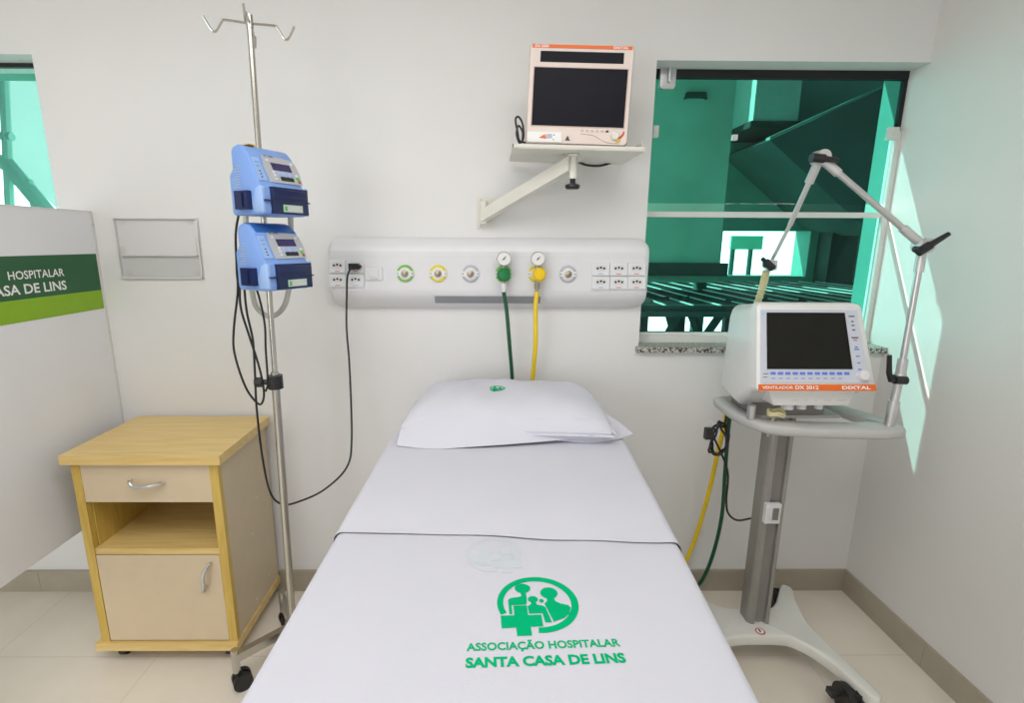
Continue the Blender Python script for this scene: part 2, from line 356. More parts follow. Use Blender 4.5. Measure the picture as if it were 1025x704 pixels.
# hoarding seen in the bright gap
hp = [q(732, 236, 4.6), q(762, 250, 4.6)]
t = thing('hoarding', 'pale green board on two posts in the bright gap outside the window', 'sign', ((hp[0].x+hp[1].x)/2, 4.6, -3.2))
b = MB(); b.rng((hp[0].x, 4.58, hp[1].z), (hp[1].x, 4.62, hp[0].z), .005); b.build('board', M['ext'], t)
for u in (735, 753):
    pp = q(u, 250, 4.6); b = MB(); b.cyl((pp.x, 4.64, -3.2), (pp.x, 4.64, hp[0].z), .03); b.build('post', M['extd'], t)
# slatted lean-to roof under the window
z0 = q(700, 306, .95).z
rf = thing('slatted_roof', 'dark slatted lean-to roof on timber trusses below the green window', 'roof', (1.6, 1.6, -3.2))
b = MB()
for k in range(16):
    y = .95+k*.12
    b.rng((.4, y, z0-.03), (4.2, y+.075, z0), .004)
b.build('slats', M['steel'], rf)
for k in range(15):
    x = .85+k*.16
    b = MB(); b.rng((x, .93, z0+.001), (x+.012, 2.85, z0+.008)); b.build('zinc_strip', M['zinc'], rf)
b = MB(); b.rng((.4, .93, z0-.065), (4.2, .98, z0-.031), .004); b.build('edge_beam', M['steel'], rf)
zt = z0-.065
for k, (xa, xb) in enumerate(((.62, 1.0), (1.08, .78), (1.12, 1.5), (1.55, 1.25), (1.6, 1.95), (2.0, 1.75), (.95, 1.22), (1.34, 1.12), (1.75, 1.5))):
    b = MB(); b.tube([(xa, 1.15+.1*(k % 2), zt-.55), (xb, 1.15+.1*(k % 2), zt+.08)], .028, 4, False); b.build('brace', M['steel'], rf)
for x in (.8, 1.05, 1.3, 1.62, 2.0):
    b = MB(); b.rng((x-.025, 1.4, -3.2), (x+.025, 1.45, z0-.03)); b.build('post', M['steel'], rf)
b = MB(); b.rng((.4, 1.4, zt-.21), (4.2, 1.45, zt-.17)); b.build('tie_beam', M['steel'], rf)
# left window outside
b = MB(); b.rng((-4.5, TH, 2.42), (-1.35, 1.3, 2.52)); struct(b.build('sun_blocker_outside', M['extm']))  # unseen canopy added to keep sun out of the left window
t = thing('steel_staircase', 'pale steel staircase frame outside the left window', 'stairs', (-3.2, 2.0, -3.2))
def lp(u, v): return aY(u, v, 2.0)
for pts, r in (([lp(3, 60), lp(10, 210)], .03), ([lp(-30, 150), lp(8, 165), lp(50, 215)], .055), ([lp(-6, 135), lp(12, 137)], .03), ([lp(28, 180), lp(38, 215)], .03)):
    b = MB(); b.tube(pts, r, 8, False); b.build('rail', M['zinc'], t)
def lq(u, v): p_ = aY(u, v, 2.3); return (p_.x, p_.z)
b = MB(); b.prism([(lq(2, 50)[0], lq(2, 50)[1]+.2), lq(11, 160), lq(26, 178), lq(60, 212), (lq(75, 50)[0], lq(75, 50)[1]+.2)], 2.3, 2.31, 'y'); aw = thing('awning_screen', 'pale translucent awning screen on posts outside the left window', 'awning', (lq(40, 100)[0], 2.31, -3.2)); b.build('sheet', M['translu'], aw)
for u in (78,):
    b = MB(); xq = lq(u, 200)[0]; b.rng((xq-.03, 2.311, -3.2), (xq+.03, 2.37, lq(40, 60)[1])); b.build('post', M['extm'], aw)
# ------------------------------------------------------------------ white partition on the left
PX = -1.487
t = thing('partition_panel', 'tall white hospital partition with green banner and lettering at left', 'partition', (PX, -1.1, .46))
yN, pz0, pz1 = -2.1, .462, 1.605
b = MB(); b.rng((PX-.03, yN, pz0), (PX, -.006, pz1), .002); b.build('panel', M['panelw'], t)
b = MB(); b.rng((PX-.032, -.012, pz0-.002), (PX+.002, -.001, pz1+.002), .001); b.rng((PX-.032, yN, pz1), (PX+.002, -.004, pz1+.004), .001); b.build('edge_trim', M['alupaint'], t)
b = MB(); p = aX(90, 225, PX); b.cyl((PX+.002, -.0065, p.z), (PX+.005, -.0065, p.z), .004); b.build('screw', M['satin'], t)
zg0, zg1, zg2 = 1.453, 1.317, 1.246
b = MB(); b.rng((PX, yN, zg1), (PX+.0012, -.013, zg0)); g = b.build('dark_green_band', M['dgreen'], t)
b = MB(); b.rng((PX, yN, zg2), (PX+.0012, -.013, zg1)); b.build('lime_band', M['lime'], t)
pa, pb = aX(63, 272, PX), aX(6, 273, PX)
hw = pa.y-pb.y
def banner(s, u, v0, v1, ul, frac, name):
    r = aX(u, (v0+v1)/2, PX); top = aX(u, v0, PX).z; bot = aX(u, v1, PX).z; l = aX(ul, (v0+v1)/2, PX)
    return text(s, name, M['paint_white'], t, (r.y-l.y)*frac, top-bot, place((PX+.002, r.y, bot), (0, 1, 0), (0, 0, 1)), .012, 'R')
banner('HOSPITALAR', 63.5, 268.7, 276.2, 6.5, 1, 'lettering')
r = aX(63.5, 273, PX); l = aX(6.5, 273, PX)
gap = (r.y-l.y)
text('ASSOCIAÇÃO', 'lettering', M['paint_white'], t, gap*1.06, aX(63, 268.7, PX).z-aX(63, 276.2, PX).z, place((PX+.002, l.y-.035, aX(63, 276.2, PX).z), (0, 1, 0), (0, 0, 1)), .012, 'R')
rr = aX(66, 286, PX); ll = aX(0, 288, PX)
text('SANTA CASA DE LINS', 'lettering', M['paint_white'], t, (rr.y-ll.y)*1.92, aX(66, 280.8, PX).z-aX(66, 289.6, PX).z, place((PX+.002, rr.y, aX(66, 289.6, PX).z), (0, 1, 0), (0, 0, 1)), .02, 'R')

# clear sign holder
a0, a1 = aY(115, 218), aY(202, 279)
xs, zs0, zs1 = (-1.405, -1.094), 1.361, 1.585
t = thing('sign_holder', 'empty clear acrylic sign holder on the wall above the bedside cabinet', 'sign holder', (-1.25, 0, zs0))
b = MB(); b.rng((xs[0], -.004, zs0), (xs[1], -.001, zs1), .001); b.build('back_plate', M['acryl'], t)
zm = zs0+.085
b = MB(); b.prism([(xs[0], zs0), (xs[1], zs0), (xs[1], zs1-.06), (xs[1]-.012, zs1-.075), (xs[1]-.012, zs0+.11), (xs[1]-.012, zm), (xs[0]+.03, zm), (xs[0]+.03, zs0+.12), (xs[0], zs0+.12)], -.012, -.008, 'y'); b.build('pocket', M['acrylp'], t)
b = MB()
for lo, hi in (((xs[0], zs0), (xs[1], zs0+.004)), ((xs[0], zs1-.003), (xs[1], zs1)), ((xs[0], zs0), (xs[0]+.003, zs1)), ((xs[1]-.004, zs0), (xs[1], zs1)), ((xs[0]+.01, zm), (xs[1]-.012, zm+.002))):
    b.rng((lo[0], -.013, lo[1]), (hi[0], -.001, hi[1]))
b.build('edge', mat('acrylic_rim', (.77, .77, .765), .3, var=.02), t)
for x in (xs[0]+.025, xs[1]-.03):
    for z in (zs0+.02, zs1-.015): b = MB(); b.box((x, -.005, z), (.02, .003, .005), .001); b.build('adhesive_pad', M['acryle'], t)

# ------------------------------------------------------------------ bedside cabinet
cw, cd, chh = .502, .370, .810
t = thing('bedside_cabinet', 'cream and maple bedside cabinet on castors beside the partition', 'cabinet', (-1.148, -.206, 0), 0)
X0, X1, Y0, Y1 = -cw/2, cw/2, -cd/2, cd/2
def lb(name, m, lo, hi, bev=.002, par=t): b = MB(); b.rng(lo, hi, bev); return b.build(name, m, par, world=False)
lb('top', M['wood'], (X0-.012, Y0-.022, chh-.032), (X1+.012, Y1, chh), .012)
lb('bottom_panel', M['wood'], (X0-.012, Y0-.014, .054), (X1-.004, Y1, .085), .010)
for s in (-1, 1):
    xa = s*(X1-.01)
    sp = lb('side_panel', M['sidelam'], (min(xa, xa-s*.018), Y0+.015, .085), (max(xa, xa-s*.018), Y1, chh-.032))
    lb('edge_strip', M['woodv'], (min(xa+s*.003, xa-s*.026), Y0-.004, .085), (max(xa+s*.003, xa-s*.026), Y0+.018, chh-.032), .008)
for z, y in ((.13, -.02), (.40, .0), (.52, .06), (.15, .10)):
    b = MB(); b.cyl((X1-.0105, y, z), (X1-.0085, y, z), .004); b.build('screw_cap', M['white'], t, world=False)
lb('back_panel', M['creamlam'], (X0+.03, Y1-.02, .085), (X1-.03, Y1-.008, chh-.032))
xi0, xi1 = X0+.036, X1-.036
zd0, zd1, zs = .634, .774, .434
dr = lb('drawer', M['creamlam'], (xi0, Y0-.002, zd0), (xi1, Y0+.016, zd1), .002)
lb('drawer_box', M['sidelam'], (xi0+.004, Y0+.017, zd0+.004), (xi1-.004, Y1-.03, zd1-.004), .001)
lb('shelf', M['wood'], (xi0, Y0+.002, zs), (xi1, Y1-.021, zs+.022), .006)
lb('inner_lining', M['woodv'], (xi0-.0005, Y0+.02, zs+.022), (xi0+.004, Y1-.021, zd0), .001)
do = lb('door', M['creamlam'], (xi0+.002, Y0-.002, .09), (xi1-.002, Y0+.016, zs-.003), .002)
b = MB(); zc = (zd0+zd1)/2
b.tube([(-.048, Y0-.001, zc+.012), (-.045, Y0-.02, zc+.012), (-.025, Y0-.028, zc-.002), (.02, Y0-.028, zc+.002), (.05, Y0-.018, zc+.004), (.062, Y0-.006, zc+.0)], lambda k: .0035+.0035*math.sin(PI*k), 10)
b.cyl((.045, Y0-.001, zc+.003), (.045, Y0-.02, zc+.003), .005); b.build('handle', M['satin'], dr, world=False)
b = MB(); xh = xi1-.052
b.tube([(xh+.018, Y0-.002, zs-.03), (xh+.016, Y0-.02, zs-.032), (xh, Y0-.028, zs-.065), (xh, Y0-.028, zs-.10), (xh-.012, Y0-.022, zs-.13), (xh-.016, Y0-.004, zs-.145)], lambda k: .0035+.0035*math.sin(PI*k), 10)
b.cyl((xh-.008, Y0-.001, zs-.12), (xh-.008, Y0-.02, zs-.12), .005); b.build('handle', M['satin'], do, world=False)
for sx in (-1, 1):
    for sy in (-1, 1):
        x, y = sx*(X1-.055), sy*(Y1-.03)
        b = MB(); b.cyl((x-.012, y+.01, .026), (x+.012, y+.01, .026), .026, bev=.004); b.box((x, y, .045), (.03, .035, .02), .004); b.build('castor', M['black'], t, world=False)

# ------------------------------------------------------------------ drip stand
px, py = -.7115, -.37
t = thing('drip_stand', 'chrome drip stand on castors with two hook arms between cabinet and bed', 'drip stand', (px, py, 0))
tp = Vector((-.681, py, 2.125)); bp_ = Vector((px, py, .11)); mid = bp_.lerp(tp, (1.09-.11)/(2.135-.11))
def pole_at(z): return bp_.lerp(tp, (z-bp_.z)/(tp.z-bp_.z))
b = MB(); b.cyl(bp_, mid, .0128, n=24, bev=.001); b.build('lower_pole', M['chrome'], t)
b = MB(); b.cyl(mid-Vector((0, 0, .05)), tp, .0085, n=20, bev=.001); b.build('upper_pole', M['chrome'], t)
b = MB(); m_ = pole_at(1.052); b.cyl(m_-Vector((0, 0, .022)), m_+Vector((0, 0, .022)), .024, bev=.005); b.cyl(m_, m_+Vector((-.05, -.008, 0)), .009); b.cyl(m_+Vector((-.04, -.006, 0)), m_+Vector((-.062, -.01, 0)), .017, n=8, bev=.004)
b.build('clamp_collar', M['blackp'], t)
ha = math.radians(17)
for k in range(4):
    a = ha+PI+k*PI/2; d = Vector((math.cos(a), math.sin(a), 0)); o = tp-Vector((0, 0, .018))
    b = MB(); pts = [o, o+d*.063+Vector((0, 0, .002)), o+d*.072+Vector((0, 0, -.003)), o+d*.087+Vector((0, 0, -.027)), o+d*.095+Vector((0, 0, -.031)), o+d*.103+Vector((0, 0, -.024)), o+d*.119+Vector((0, 0, .006))]
    b.tube(pts, .0034, 8, True, 5); b.build('hook', M['chrome'], t)
b = MB(); b.cyl(tp-Vector((0, 0, .03)), tp+Vector((0, 0, .004)), .0098, bev=.002); b.build('top_cap', M['chrome'], t)
hub = Vector((px, py, .11))
b = MB(); b.cyl((px, py, .075), (px, py, .15), .026, bev=.004); b.build('hub', M['chrome'], t)
for k, (dg, ln) in enumerate(((225, .2), (123, .18), (303, .18), (45, .2))):
    a = math.radians(dg); d = Vector((math.cos(a), math.sin(a), 0)); e = hub+d*ln
    b = MB(); sd = d.cross(Vector((0, 0, 1)))
    v = [hub+d*.02, e]; rings = []
    for q_ in v: rings.append([q_+sd*.0125+Vector((0, 0, .0)), q_+sd*.0125+Vector((0, 0, .03)), q_-sd*.0125+Vector((0, 0, .03)), q_-sd*.0125+Vector((0, 0, 0))])
    b.loft(rings); b.cyl(e+Vector((0, 0, -.04)), e+Vector((0, 0, .045)), .0125, bev=.002); leg = b.build('leg', M['chrome'], t)
    c = Vector((e.x, e.y, .031)); ax = Vector((math.cos(2.2), math.sin(2.2), 0)); c2 = c+ax.cross(Vector((0, 0, 1)))*.014
    b = MB()
    for s in (-1, 1): b.cyl(c2+ax*(s*.014-.009), c2+ax*(s*.014+.009), .031, bev=.006)
    b.cyl(c2+Vector((0, 0, .0)), Vector((e.x, e.y, .075)), .012); b.build('castor', M['black'], leg)

# ------------------------------------------------------------------ infusion pumps
PW = .076
def make_pump():
    t = thing('infusion_pump', '', 'infusion pump', (0, 0, 0), 0, 'infusion pumps on the drip stand')
    prof = [(.062, 0), (.066, .01), (.066, .108), (.05, .126), (.05, .172), (.042, .184), (.018, .190), (.0, .184), (-.020, .165), (-.056, .083), (-.066, .074), (-.068, .01), (-.062, 0)]
    b = MB(); b.prism(prof, -PW, PW, 'x', .006)
    b.build('housing', M['pump'], t, world=False)
    b = MB(); b.rng((PW-.006, -.068, .002), (PW+.004, .03, .080), .004); b.build('cheek', M['pumpl'], t, world=False)
    b = MB(); b.prism([(-.067, .006), (-.067, .074), (-.056, .079), (-.040, .072), (-.020, .03), (-.030, .006)], -PW-.0025, -PW+.01, 'x', .004); b.build('cheek', M['pumpl'], t, world=False)
    a, c = Vector((0, -.0233, .158)), Vector((0, -.0540, .088)); up = (a-c).normalized(); nrm = Vector((1, 0, 0)).cross(up)
    def S(x, s_, h=0): return Vector((x, 0, 0))+c+up*s_+nrm*h
    def slab(m, name, poly, h0, h1, par=t):
        b = MB(); n = len(poly); b.loft([[S(x, y, h0) for x, y in poly], [S(x, y, h1) for x, y in poly]]); return b.build(name, m, par, world=False)
    L = .0764
    fp = slab(M['face'], 'faceplate', [(-.036, .002), (.078, .002), (.080, .04), (.075, L-.006), (.06, L+.003), (.0, L+.006), (-.034, L+.006), (-.040, .05)], .0002, .002)
    slab(M['lcd'], 'display', [(-.012, .040), (.054, .040), (.052, .062), (-.014, .062)], .002, .003, fp)
    slab(M['dark'], 'small_display', [(.004, .010), (.050, .010), (.050, .022), (.004, .022)], .002, .003, fp)
    for x, y, r, m in ((-.022, .068, .0045, 'btn'), (.060, .066, .0045, 'btn'), (-.012, .034, .0045, 'btn'), (-.012, .024, .0045, 'btn'), (-.012, .013, .0045, 'btn'), (.066, .030, .0045, 'btn'), (.066, .021, .006, 'btng'), (.068, .011, .0045, 'red')):
        b = MB(); b.lathe(S(x, y, .0015), nrm, [(r, 0), (r, .0018), (r*.8, .0026), (.0001, .0028)], 14); b.build('button', M[m], fp, world=False)
    for x in (.006, .024, .042):
        b = MB(); b.lathe(S(x, .029, .0015), nrm, [(.0085, 0), (.0085, .0018), (.006, .0026), (.0001, .0028)], 6); b.build('button', M['btnb'], fp, world=False)
    text('ST 1000', 'lettering', M['ink'], fp, .03, .0045, place(S(-.028, L+.002, .0026), (1, 0, 0), up), .02, 'L')
    slab(M['pumpl'], 'indicator_strip', [(-.073, .004), (-.045, .004), (-.048, L-.004), (-.072, L-.004)], .0002, .0016)
    for k in range(3):
        b = MB(); b.lathe(S(-.059, .014+k*.009, .0012), nrm, [(.0024, 0), (.0024, .001), (.0001, .0011)], 10); b.build('indicator', M['navy'], t, world=False)
    for k in range(2):
        b = MB(); b.box(S(-.060, .045+k*.012, .001), (.014, .0014, .006), .0003); b.build('icon', M['pump'], t, world=False)
    do = MB(); do.rng((-.052, -.076, .004), (.073, -.064, .076), .003); do = do.build('door', M['navy'], t, world=False)
    b = MB(); b.prism([(-.070, .074), (-.078, .070), (-.080, .048), (-.076, .040), (-.070, .038)], -.050, .071, 'x', .003); b.rng((-.075, -.0765, .037), (.080, -.068, .041), .0015); b.build('latch', M['navy'], do, world=False)
    b = MB(); b.rng((-.018, -.0772, .010), (.050, -.0758, .030), .0005); lab = b.build('paper_label', M['label'], do, world=False)
    b = MB(); b.rng((-.014, -.0778, .013), (-.006, -.0771, .026)); b.build('green_mark', M['stg'], do, world=False)
    b = MB(); b.rng((-.003, -.0778, .0145), (.046, -.0771, .0185)); b.rng((-.003, -.0778, .022), (.04, -.0771, .0245)); b.build('print_lines', M['acryle'], do, world=False)
    b = MB(); kx = Matrix.Translation((-PW, .005, .04)); b.box((-.008, 0, 0), (.016, .052, .050), .010, kx, 3); b.box((-.017, 0, 0), (.006, .02, .038), .003, kx); b.build('side_knob', M['navy'], t, world=False)
    b = MB()
    for k in range(9): b.rng((-PW-.0008, .02, .075+k*.007), (-PW-.0002, .052-.01*(k % 3), .0768+k*.007))
    b.build('side_print', M['face'], t, world=False)
    return t
pump = make_pump()
yawp = math.radians(62)
def put_pump(o, z, lab):
    c = pole_at(z+.09); n = Vector((math.sin(yawp), -math.cos(yawp), 0)); lx = Vector((math.cos(yawp), math.sin(yawp), 0)); p = c+n*.077-lx*.038
    o.location = (p.x, p.y, z); o.rotation_euler = (0, 0, yawp); o['label'] = lab; XF[o.name] = Matrix.Translation((p.x, p.y, z)) @ Matrix.Rotation(yawp, 4, 'Z'); return o
p2 = copy_tree(pump)
put_pump(pump, 1.573, 'blue infusion pump, upper of two on the chrome drip stand'); put_pump(p2, 1.362, 'blue infusion pump, lower of two on the drip stand, with shade painted on its top')
def pl(o, *v): return XF[o.name] @ Vector(v)
b = MB(); b.rng((-.062, -.0, .1885), (-.03, .018, .1908), .0006); k = b.build('sticker', M['sty'], pump, world=False)
b = MB(); b.rng((-.06, .008, .1905), (-.032, .02, .1913), .0003); b.build('sticker', M['stg'], pump, world=False)
b = MB(); b.rng((-.058, -.004, .1902), (-.04, .003, .191), .0003); b.build('sticker', M['red'], pump, world=False)
b = MB(); b.prism([(.043, .1855), (.018, .1918), (-.001, .1858), (-.0215, .1665), (-.0205, .1640), (.0, .1830), (.018, .1890), (.041, .1830)], -PW+.008, PW-.008, 'x'); b.build('top_shade', mat('pump_top_shade', (.04, .16, .50), .4), p2, world=False)  # shadow of the upper pump painted as a darker blue skin
for o in (pump, p2):
    z = o.location.z
    cpt = pole_at(z+.09); b = MB(); b.box((.045, .0705, .09), (.05, .010, .05), .002); b.box((.068, .075, .09), (.006, .022, .05), .002); b.box((.022, .075, .09), (.006, .022, .05), .002); b.build('pole_clamp', M['blackp'], o, world=False)
# grey tubing loop behind the pumps
yl = -.318
b = MB(); b.tube([aY(246, 205, yl), aY(246, 222, yl), aY(248, 262, yl), aY(252, 290, yl), aY(257, 308, yl), aY(270, 317, yl), aY(283, 309, yl), aY(289, 290, yl), aY(291, 262, yl), aY(291, 222, yl), aY(288, 205, yl), aY(268, 196, yl)], .0085, 12)
tag(b.build('tubing_loop', M['greytube']), 'grey flexible tubing loop hanging behind the two blue pumps', 'tube')

# ------------------------------------------------------------------ cables around the pumps
yk = -.385
def P(u, v, y=yk): return aY(u, v, y)
b = MB(); b.tube([P(239, 214), P(236, 235), P(237, 270), P(238, 292), P(234, 330), P(235, 355), P(246, 388), P(258, 404), P(263, 402), P(264, 390), P(259, 366), P(249, 335), P(241, 308), P(240, 284)], .0036, 8)
tag(b.build('black_lead', M['cable']), 'looped black lead hanging from the upper blue pump', 'cable')
b = MB(); b.tube([P(254, 282), P(260, 300), P(265, 325), P(266, 350), P(268, 382, -.385), P(266, 392, -.385)], .0034, 8)
tag(b.build('black_lead', M['cable']), 'short black lead running from the lower pump down to the pole clamp', 'cable')
sk = aY(354, 267, -.095)
b = MB(); b.tube([sk+Vector((-.004, -.006, -.002)), aY(348, 276, -.115), aY(347, 300, -.10), aY(347, 330, -.10), aY(350, 370, -.12), aY(352, 440, -.16), aY(347, 468, -.2), aY(325, 490, -.27), aY(300, 502, -.315), aY(283, 505, -.318), aY(271, 494, -.33), aY(263, 460, -.37), aY(257, 410, -.385), aY(255, 370, -.39), aY(253, 340, -.39), aY(247, 312, -.39), aY(244, 282, -.385)], .0036, 8)
b.box(sk+Vector((0, .006, 0)), (.036, .022, .022), .008, seg=3); b.cyl(sk+Vector((.018, .006, 0)), sk+Vector((.026, .006, 0)), .006)
tag(b.build('power_cord', M['cable']), 'black power cord from the wall socket drooping to the lower blue pump', 'power cord')

# ------------------------------------------------------------------ bed head services unit
HX0, HX1, HZ0, HZ1, HD = -.598, .603, 1.254, 1.519, .068
t = thing('bedhead_unit', 'long white bedhead services panel with gas outlets and sockets on wall', 'wall panel', (0, 0, HZ0))
def hy(z):
    if z < HZ0+.075: k = (z-HZ0)/.075; return -(.016+(HD-.016)*math.sin(k*PI/2)**.9)
    if z > HZ1-.045: k = (HZ1-z)/.045; return -(.010+(HD-.014)*math.sin(max(k, 0)*PI/2)**.8) if k < 1 else -HD
    return -HD
b = MB(); rings = []; R_ = .045; NZ = 44
zz = [HZ0+(HZ1-HZ0)*i/NZ for i in range(NZ+1)]
def inset(z):
    e = min(z-HZ0, HZ1-z)
    return R_-math.sqrt(max(0, R_*R_-(R_-e)**2)) if e < R_ else 0
ks = [0, .004, .012, .03]
for z in zz:
    i_ = inset(z); y = hy(z); row = []
    for s, base in ((-1, HX0), (1, HX1)):
        seg = []
        seg.append(Vector((base-s*i_, -.001, z)))
        for k, dd in ((0, .55), (.003, .8), (.010, .95), (.025, 1.0)): seg.append(Vector((base-s*(i_+k), y*dd, z)))
        row.append(seg)
    rings.append(row[0]+[Vector((HX0+(HX1-HX0)*j/12, y, z)) for j in range(1, 12)]+row[1][::-1])
b.loft(rings, caps=True, closed=True); b.build('housing', M['white'], t, 50)
def plate_at(u0, v0, u1, v1, name='socket', label=None):
    a, c = aY(u0, v0, -HD), aY(u1, v1, -HD); b = MB(); g_ = .0012
    b.rng((a.x+g_, -HD-.008, c.z+g_), (c.x-g_, -HD+.002, a.z-g_), .002); o = b.build(name, M['socket'], t)
    return o, (a+c)/2, c.x-a.x, a.z-c.z
socks = [(329.7, 259.5, 346.6, 273.5, 'r'), (347.2, 259.5, 365, 273.5, 'r'), (330, 274, 346.8, 287.5, 'r'), (347.4, 274, 365.4, 287.5, 'b')]
for j in range(2):
    for i in range(3): socks.append((592.3+17.9*i, 263+13.6*j, 609.6+17.9*i, 276+13.6*j, 'b' if i == 0 else 'r'))
for u0, v0, u1, v1, lc in socks:
    o, c, w, h = plate_at(u0, v0, u1, v1)
    y = -HD-.008
    b = MB(); b.prism([(c.x-.022, c.z+.004), (c.x-.015, c.z+.014), (c.x+.015, c.z+.014), (c.x+.022, c.z+.004), (c.x+.015, c.z-.006), (c.x-.015, c.z-.006)], y-.0006, y+.001, 'y'); b.build('recess', M['acryle'], o)
    b = MB()
    for dx, dz in ((-.012, .003), (0, .006), (.012, .003)): b.cyl((c.x+dx, y-.0014, c.z+dz), (c.x+dx, y, c.z+dz), .0042, n=12)
    b.build('pin_holes', M['dark'], o)
    b = MB(); b.rng((c.x-.009, y-.0006, c.z-h/2+.005), (c.x+.009, y, c.z-h/2+.009)); b.build('voltage_mark', M['rlab' if lc == 'r' else 'blab'], o)
o, c, w, h = plate_at(366, 267, 383.5, 280.5, 'switch')
b = MB(); b.rng((c.x-.018, -HD-.012, c.z-.012), (c.x+.018, -HD-.007, c.z+.014), .002); b.build('rocker', M['white'], o)
b = MB(); b.rng((c.x-.014, -HD-.0088, c.z-h/2+.003), (c.x+.014, -HD-.0078, c.z-h/2+.006)); b.build('print', M['greyr'], o)
OUT = []
for u, m in ((405.5, 'greenr'), (438.5, 'yellr'), (471, 'greyr'), (504, 'greenr'), (537, 'yellr'), (568.5, 'greyr')):
    p = aY(u, 274, -HD-.004); c = Vector((p.x, -HD, 1.3875)); OUT.append(c)
    b = MB(); b.lathe(c+Vector((0, .001, 0)), (0, -1, 0), [(.0315, 0), (.0315, .006), (.029, .009), (.0, .009)]); o = b.build('gas_outlet', M[m], t)
    b = MB(); b.lathe(c+Vector((0, -.007, 0)), (0, -1, 0), [(.023, 0), (.022, .0025), (.0, .0028)]); 
    b.rng((c.x-.0305, c.y-.0092, c.z-.009), (c.x+.0305, c.y-.0078, c.z+.009), .0004); b.build('collar', M['dial'], o)
    b = MB(); b.lathe(c+Vector((0, -.009, 0)), (0, -1, 0), [(.013, 0), (.013, .006), (.010, .008), (.007, .008), (.007, .016), (.004, .018), (.0, .018)]); b.build('valve', M['brass'], o)
    b = MB()
    for s in (-1, 1): b.cyl(c+Vector((s*.0265, -.0095, 0)), c+Vector((s*.0265, -.0102, 0)), .0025, n=8)
    b.build('mark', M['inkb'], o)
s0, s1 = aY(435, 295.5, -.06), aY(541, 304.5, -.06)
b = MB(); zl0, zl1 = 1.274, 1.303
rr_ = []
for z in (zl0, (zl0+zl1)/2, zl1): rr_.append([Vector((s0.x, hy(z)-.0025, z)), Vector((s1.x, hy(z)-.0025, z)), Vector((s1.x, hy(z)+.006, z)), Vector((s0.x, hy(z)+.006, z))])
b.loft(rr_); b.build('reading_light', M['slot'], t)
for v_ in (257.5, 291.5):
    zq = aY(480, v_, -HD).z; b = MB(); b.rng((HX0+.012, hy(zq)-.0006, zq-.0008), (HX1-.012, hy(zq)+.002, zq+.0008)); b.build('shading_line', M['acryle'], t)  # thin grey strips painted for the bevel shading along the cover
# regulators
def regulator(c, mcol, ncol, lab, ballc):
    r = thing('gas_regulator', lab, 'regulator', (c.x, c.y-.025, c.z-.06))
    b = MB(); b.cyl(c+Vector((0, -.0275, 0)), c+Vector((0, -.045, 0)), .010); b.cyl(c+Vector((0, -.04, -.015)), c+Vector((0, -.04, .045)), .0085); b.build('stem', M['brass'], r)
    o = c+Vector(ballc)
    b = MB(); b.lathe(o+Vector((0, .02, 0)), (0, -1, 0), [(.012, 0), (.0235, .006), (.0255, .018), (.0245, .034), (.017, .043), (.0, .046)]); b.build('knob', M[mcol], r)
    g = c+Vector((.0, -.045, .057)); b = MB(); b.lathe(g+Vector((0, .013, 0)), (0, -1, 0), [(.024, 0), (.0255, .004), (.0255, .022), (.0235, .025), (.0235, .022), (.0, .022)]); ga = b.build('gauge', M['satin'], r)
    b = MB(); b.lathe(g+Vector((0, -.0092, 0)), (0, -1, 0), [(.0232, 0), (.0232, .0012), (.0, .0014)]); b.build('dial', M['dial'], ga)
    b = MB(); b.tube([g+Vector((-.005, -.0112, -.005)), g+Vector((.007, -.0112, .008))], .0013, 6, False); b.cyl(g+Vector((0, -.0108, 0)), g+Vector((0, -.0122, 0)), .003); b.build('needle', M['dark'], ga)
    b = MB(); b.cyl(c+Vector((0, -.04, -.022)), c+Vector((0, -.04, -.034)), .007); b.build('outlet_stem', M['brass'], r)
    b = MB(); b.cyl(c+Vector((0, -.04, -.032)), c+Vector((0, -.04, -.052)), .012 if ncol == 'brass' else .011, n=6 if ncol == 'brass' else 20, bev=.0015); b.cyl(c+Vector((0, -.04, -.052)), c+Vector((0, -.04, -.064)), .0075); b.build('hose_nut', M[ncol], r)
    return c+Vector((0, -.04, -.062))
ge = regulator(OUT[3], 'green', 'white', 'round green gas regulator with white dial gauge on the bedhead panel', (.0, -.045, .0))
ye = regulator(OUT[4], 'yellow', 'brass', 'round yellow gas regulator with white dial gauge on the bedhead panel', (.006, -.045, .0))

# hoses run behind and below the bed and rise to the ventilator
b = MB(); b.tube([ge, aY(507, 310, -.105), aY(510, 345, -.10), aY(513, 385, -.05), Vector((.10, -.04, .75)), Vector((.13, -.04, .40)), Vector((.30, -.05, .10)), Vector((.62, -.06, .012)), Vector((.80, -.065, .017)), aY(697, 588, -.065), aY(711, 563, -.075), aY(722, 520, -.10), aY(726, 470, -.13), aY(729, 430, -.16), aY(733, 405, -.18), aY(741, 392, -.17)], .0075, 10, True, 10)
tag(b.build('green_hose', M['ghose']), 'dark green gas hose from the green regulator, reappearing right of the bed', 'hose')
b = MB(); b.tube([ye, aY(536, 310, -.108), aY(536, 345, -.10), aY(533, 385, -.05), Vector((.18, -.035, .75)), Vector((.25, -.03, .42)), Vector((.44, -.035, .13)), Vector((.66, -.04, .04)), Vector((.79, -.045, .085)), aY(686, 563, -.05), aY(699, 530, -.06), aY(711, 487, -.09), aY(718, 455, -.12), aY(725, 425, -.15), aY(731, 400, -.17), aY(739, 388, -.165)], .0085, 10, True, 10)
tag(b.build('yellow_hose', M['yhose']), 'bright yellow gas hose from the yellow regulator, reappearing right of the bed', 'hose')

